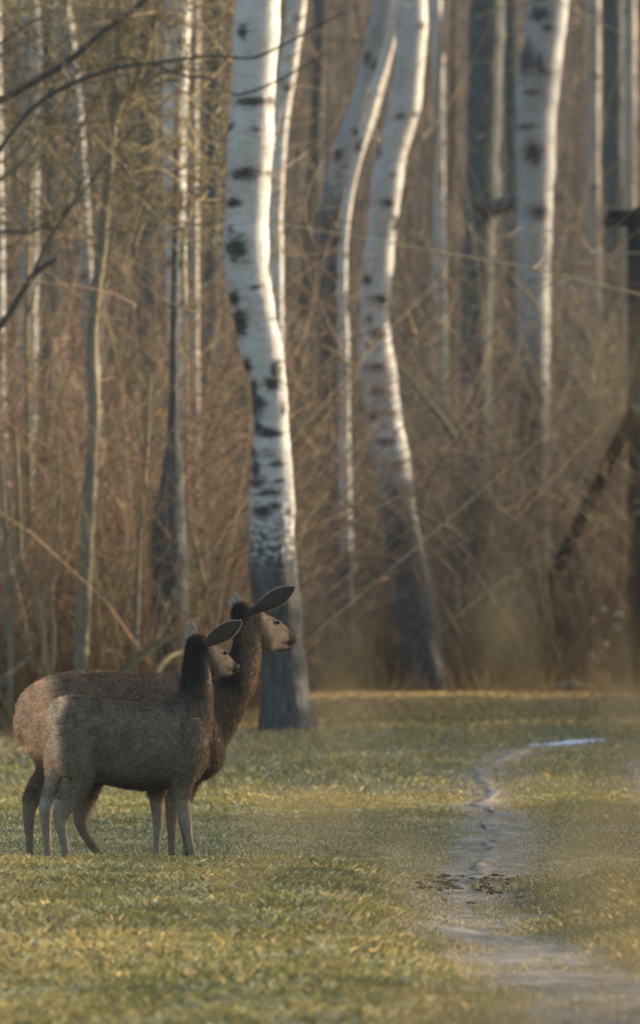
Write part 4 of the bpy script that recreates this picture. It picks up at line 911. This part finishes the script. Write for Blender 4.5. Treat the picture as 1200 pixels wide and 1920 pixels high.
# dry weeds with pale seed heads at the wood edge, right
for k, (a, b, lab) in enumerate(((1085, 1075, 'dry weed with pale seed heads below the hide brace'), (1152, 1120, 'dry weed with pale seed heads under the hide post'), (1118, 1205, 'short dry weed with pale seed heads near the fallen log'))):
    Yk = 102.5; top = W(a, b, Yk); base = top.copy(); base[2] = gh(base[0], Yk); base[0] += .05
    r = empty('dry_weed', base, lab, 'weed', 'dry weeds at the wood edge')
    S = spline(np.array([base, (base + top) / 2 + [.04, 0, 0], top]), 12); v, f = tube(S, np.linspace(.008, .003, 12), 5)
    link('stem', mesh_np('stem', v - base, f), M['olive_bark'], r)
    for q in range(5):
        bm = bmesh.new(); bmesh.ops.create_icosphere(bm, subdivisions=2, radius=rng.uniform(.015, .05))
        for w in bm.verts: w.co *= 1 + .4 * (rng.random() - .5)
        off = Vector((rng.normal() * .16, rng.normal() * .1, (top[2] - base[2]) * rng.uniform(.45, 1.0)))
        bmesh.ops.translate(bm, verts=bm.verts, vec=Vector((top - base) * (off.z / (top[2] - base[2])) * np.array([1, 1, 0])) + off)
        m2 = bpy.data.meshes.new('seed_head'); bm.to_mesh(m2); bm.free()
        link('seed_head', m2, M['seed'] if 'seed' in M else M.setdefault('seed', flat('pale_seed_fluff', (.2, .165, .13), .9, .1)), r)

# tall dry reeds a few metres from the camera, far out of focus
def reed(px, py, Y, lab, leaves=3, hw=.016, hl=.11, lean=0.0, plume=45):
    top = W(px, py, Y); base = np.array([top[0] - lean, Y + .05, 0.0]); base[2] = float(gh(base[0], base[1])) - .01
    r = empty('dry_reed', base, lab, 'reed', 'tall dry reeds near the camera')
    S = spline(np.array([base, base * .45 + top * .55 + [lean * .15, 0, 0], top]), 20)
    v, f = tube(S, np.linspace(.0035, .0016, 20), 6)
    link('stalk', mesh_np('stalk', v - base, f, np.tile((.30, .22, .13), (len(v), 1))), M['reed'], r)
    # plume of drooping spikelets
    n = int(plume); t = rng.random(n); st = S[-1] + np.array([0, 0, -1]) * (t * hl)[:, None]
    L = hl * .45 * (.4 + .7 * t); d = rdir(n, .9, .55)
    V, Q, C, _ = twigs(st, d, L, rng.normal(size=(n, 3)) * .2 - [0, 0, .35], np.full(n, .0011), np.full(n, .0007), 4, palette(n, [(.48, .43, .35), (.40, .35, .28)]))
    link('seed_plume', mesh_np('seed_plume', V - base, [Q], C), M['reed'], r)['kind'] = 'stuff'
    for k in range(leaves):
        t = .60 + .34 * k / max(leaves - 1, 1); p = S[int(t * 19)]; s = 1 if k % 2 else -1
        q = spline(np.array([p, p + [s * .05, .02, .09], p + [s * .13, .03, .08], p + [s * .20, .02, -.01]]), 12); w = np.interp(np.linspace(0, 1, 12), [0, .3, 1], [.003, .008, .0008])
        sd = np.array([0, .6, .8]); vv = np.concatenate([q - sd * w[:, None], q + sd * w[:, None]]); i = np.arange(11)
        link('leaf', mesh_np('leaf', vv - base, [np.stack([i, i + 1, i + 13, i + 12], 1)], np.tile((.32, .24, .14), (24, 1))), M['reed'], r)
reed(640, 1165, 6.6, 'blurred dry reed plume in front of the dark mossy birch foot', 0)
reed(955, 1030, 6.2, 'blurred dry reed plume right of the curved birch foot', 1, lean=.05)
reed(1172, 540, 5.8, 'tallest blurred dry reed, its plume beside the hide post', 0, lean=.03, plume=26)
reed(1170, 1195, 6.3, 'blurred dry reed plume before the fallen log', 1)
reed(1060, 1440, 6.0, 'blurred low reed over the far bend of the track', 4, lean=-.04, plume=34)
reed(790, 1490, 6.4, 'blurred low reed left of the track hollow', 3, lean=.04, plume=34)
reed(1130, 1560, 5.6, 'blurred lowest reed right of the track hollow', 4, plume=34)

# ------------------------------------------------------------------ thin winter haze in the air
bm = bmesh.new(); bmesh.ops.create_cube(bm, size=1)
bmesh.ops.transform(bm, matrix=Matrix.Translation((0, 350, 44)) @ Matrix.Diagonal((1420, 1120, 94, 1)), verts=bm.verts)
hm = bpy.data.meshes.new('haze'); bm.to_mesh(hm); bm.free()
hz = bpy.data.materials.new('winter_haze'); hz.use_nodes = True; nt = hz.node_tree
nt.nodes.remove(nt.nodes['Principled BSDF']); pv = nt.nodes.new('ShaderNodeVolumePrincipled')
pv.inputs['Color'].default_value = (.80, .88, .97, 1); pv.inputs['Density'].default_value = .00009; pv.inputs['Anisotropy'].default_value = .3
nt.links.new(pv.outputs[0], nt.nodes['Material Output'].inputs['Volume'])
tag(link('haze', hm, hz), 'thin pale haze hanging in the winter air', 'haze', kind='stuff')
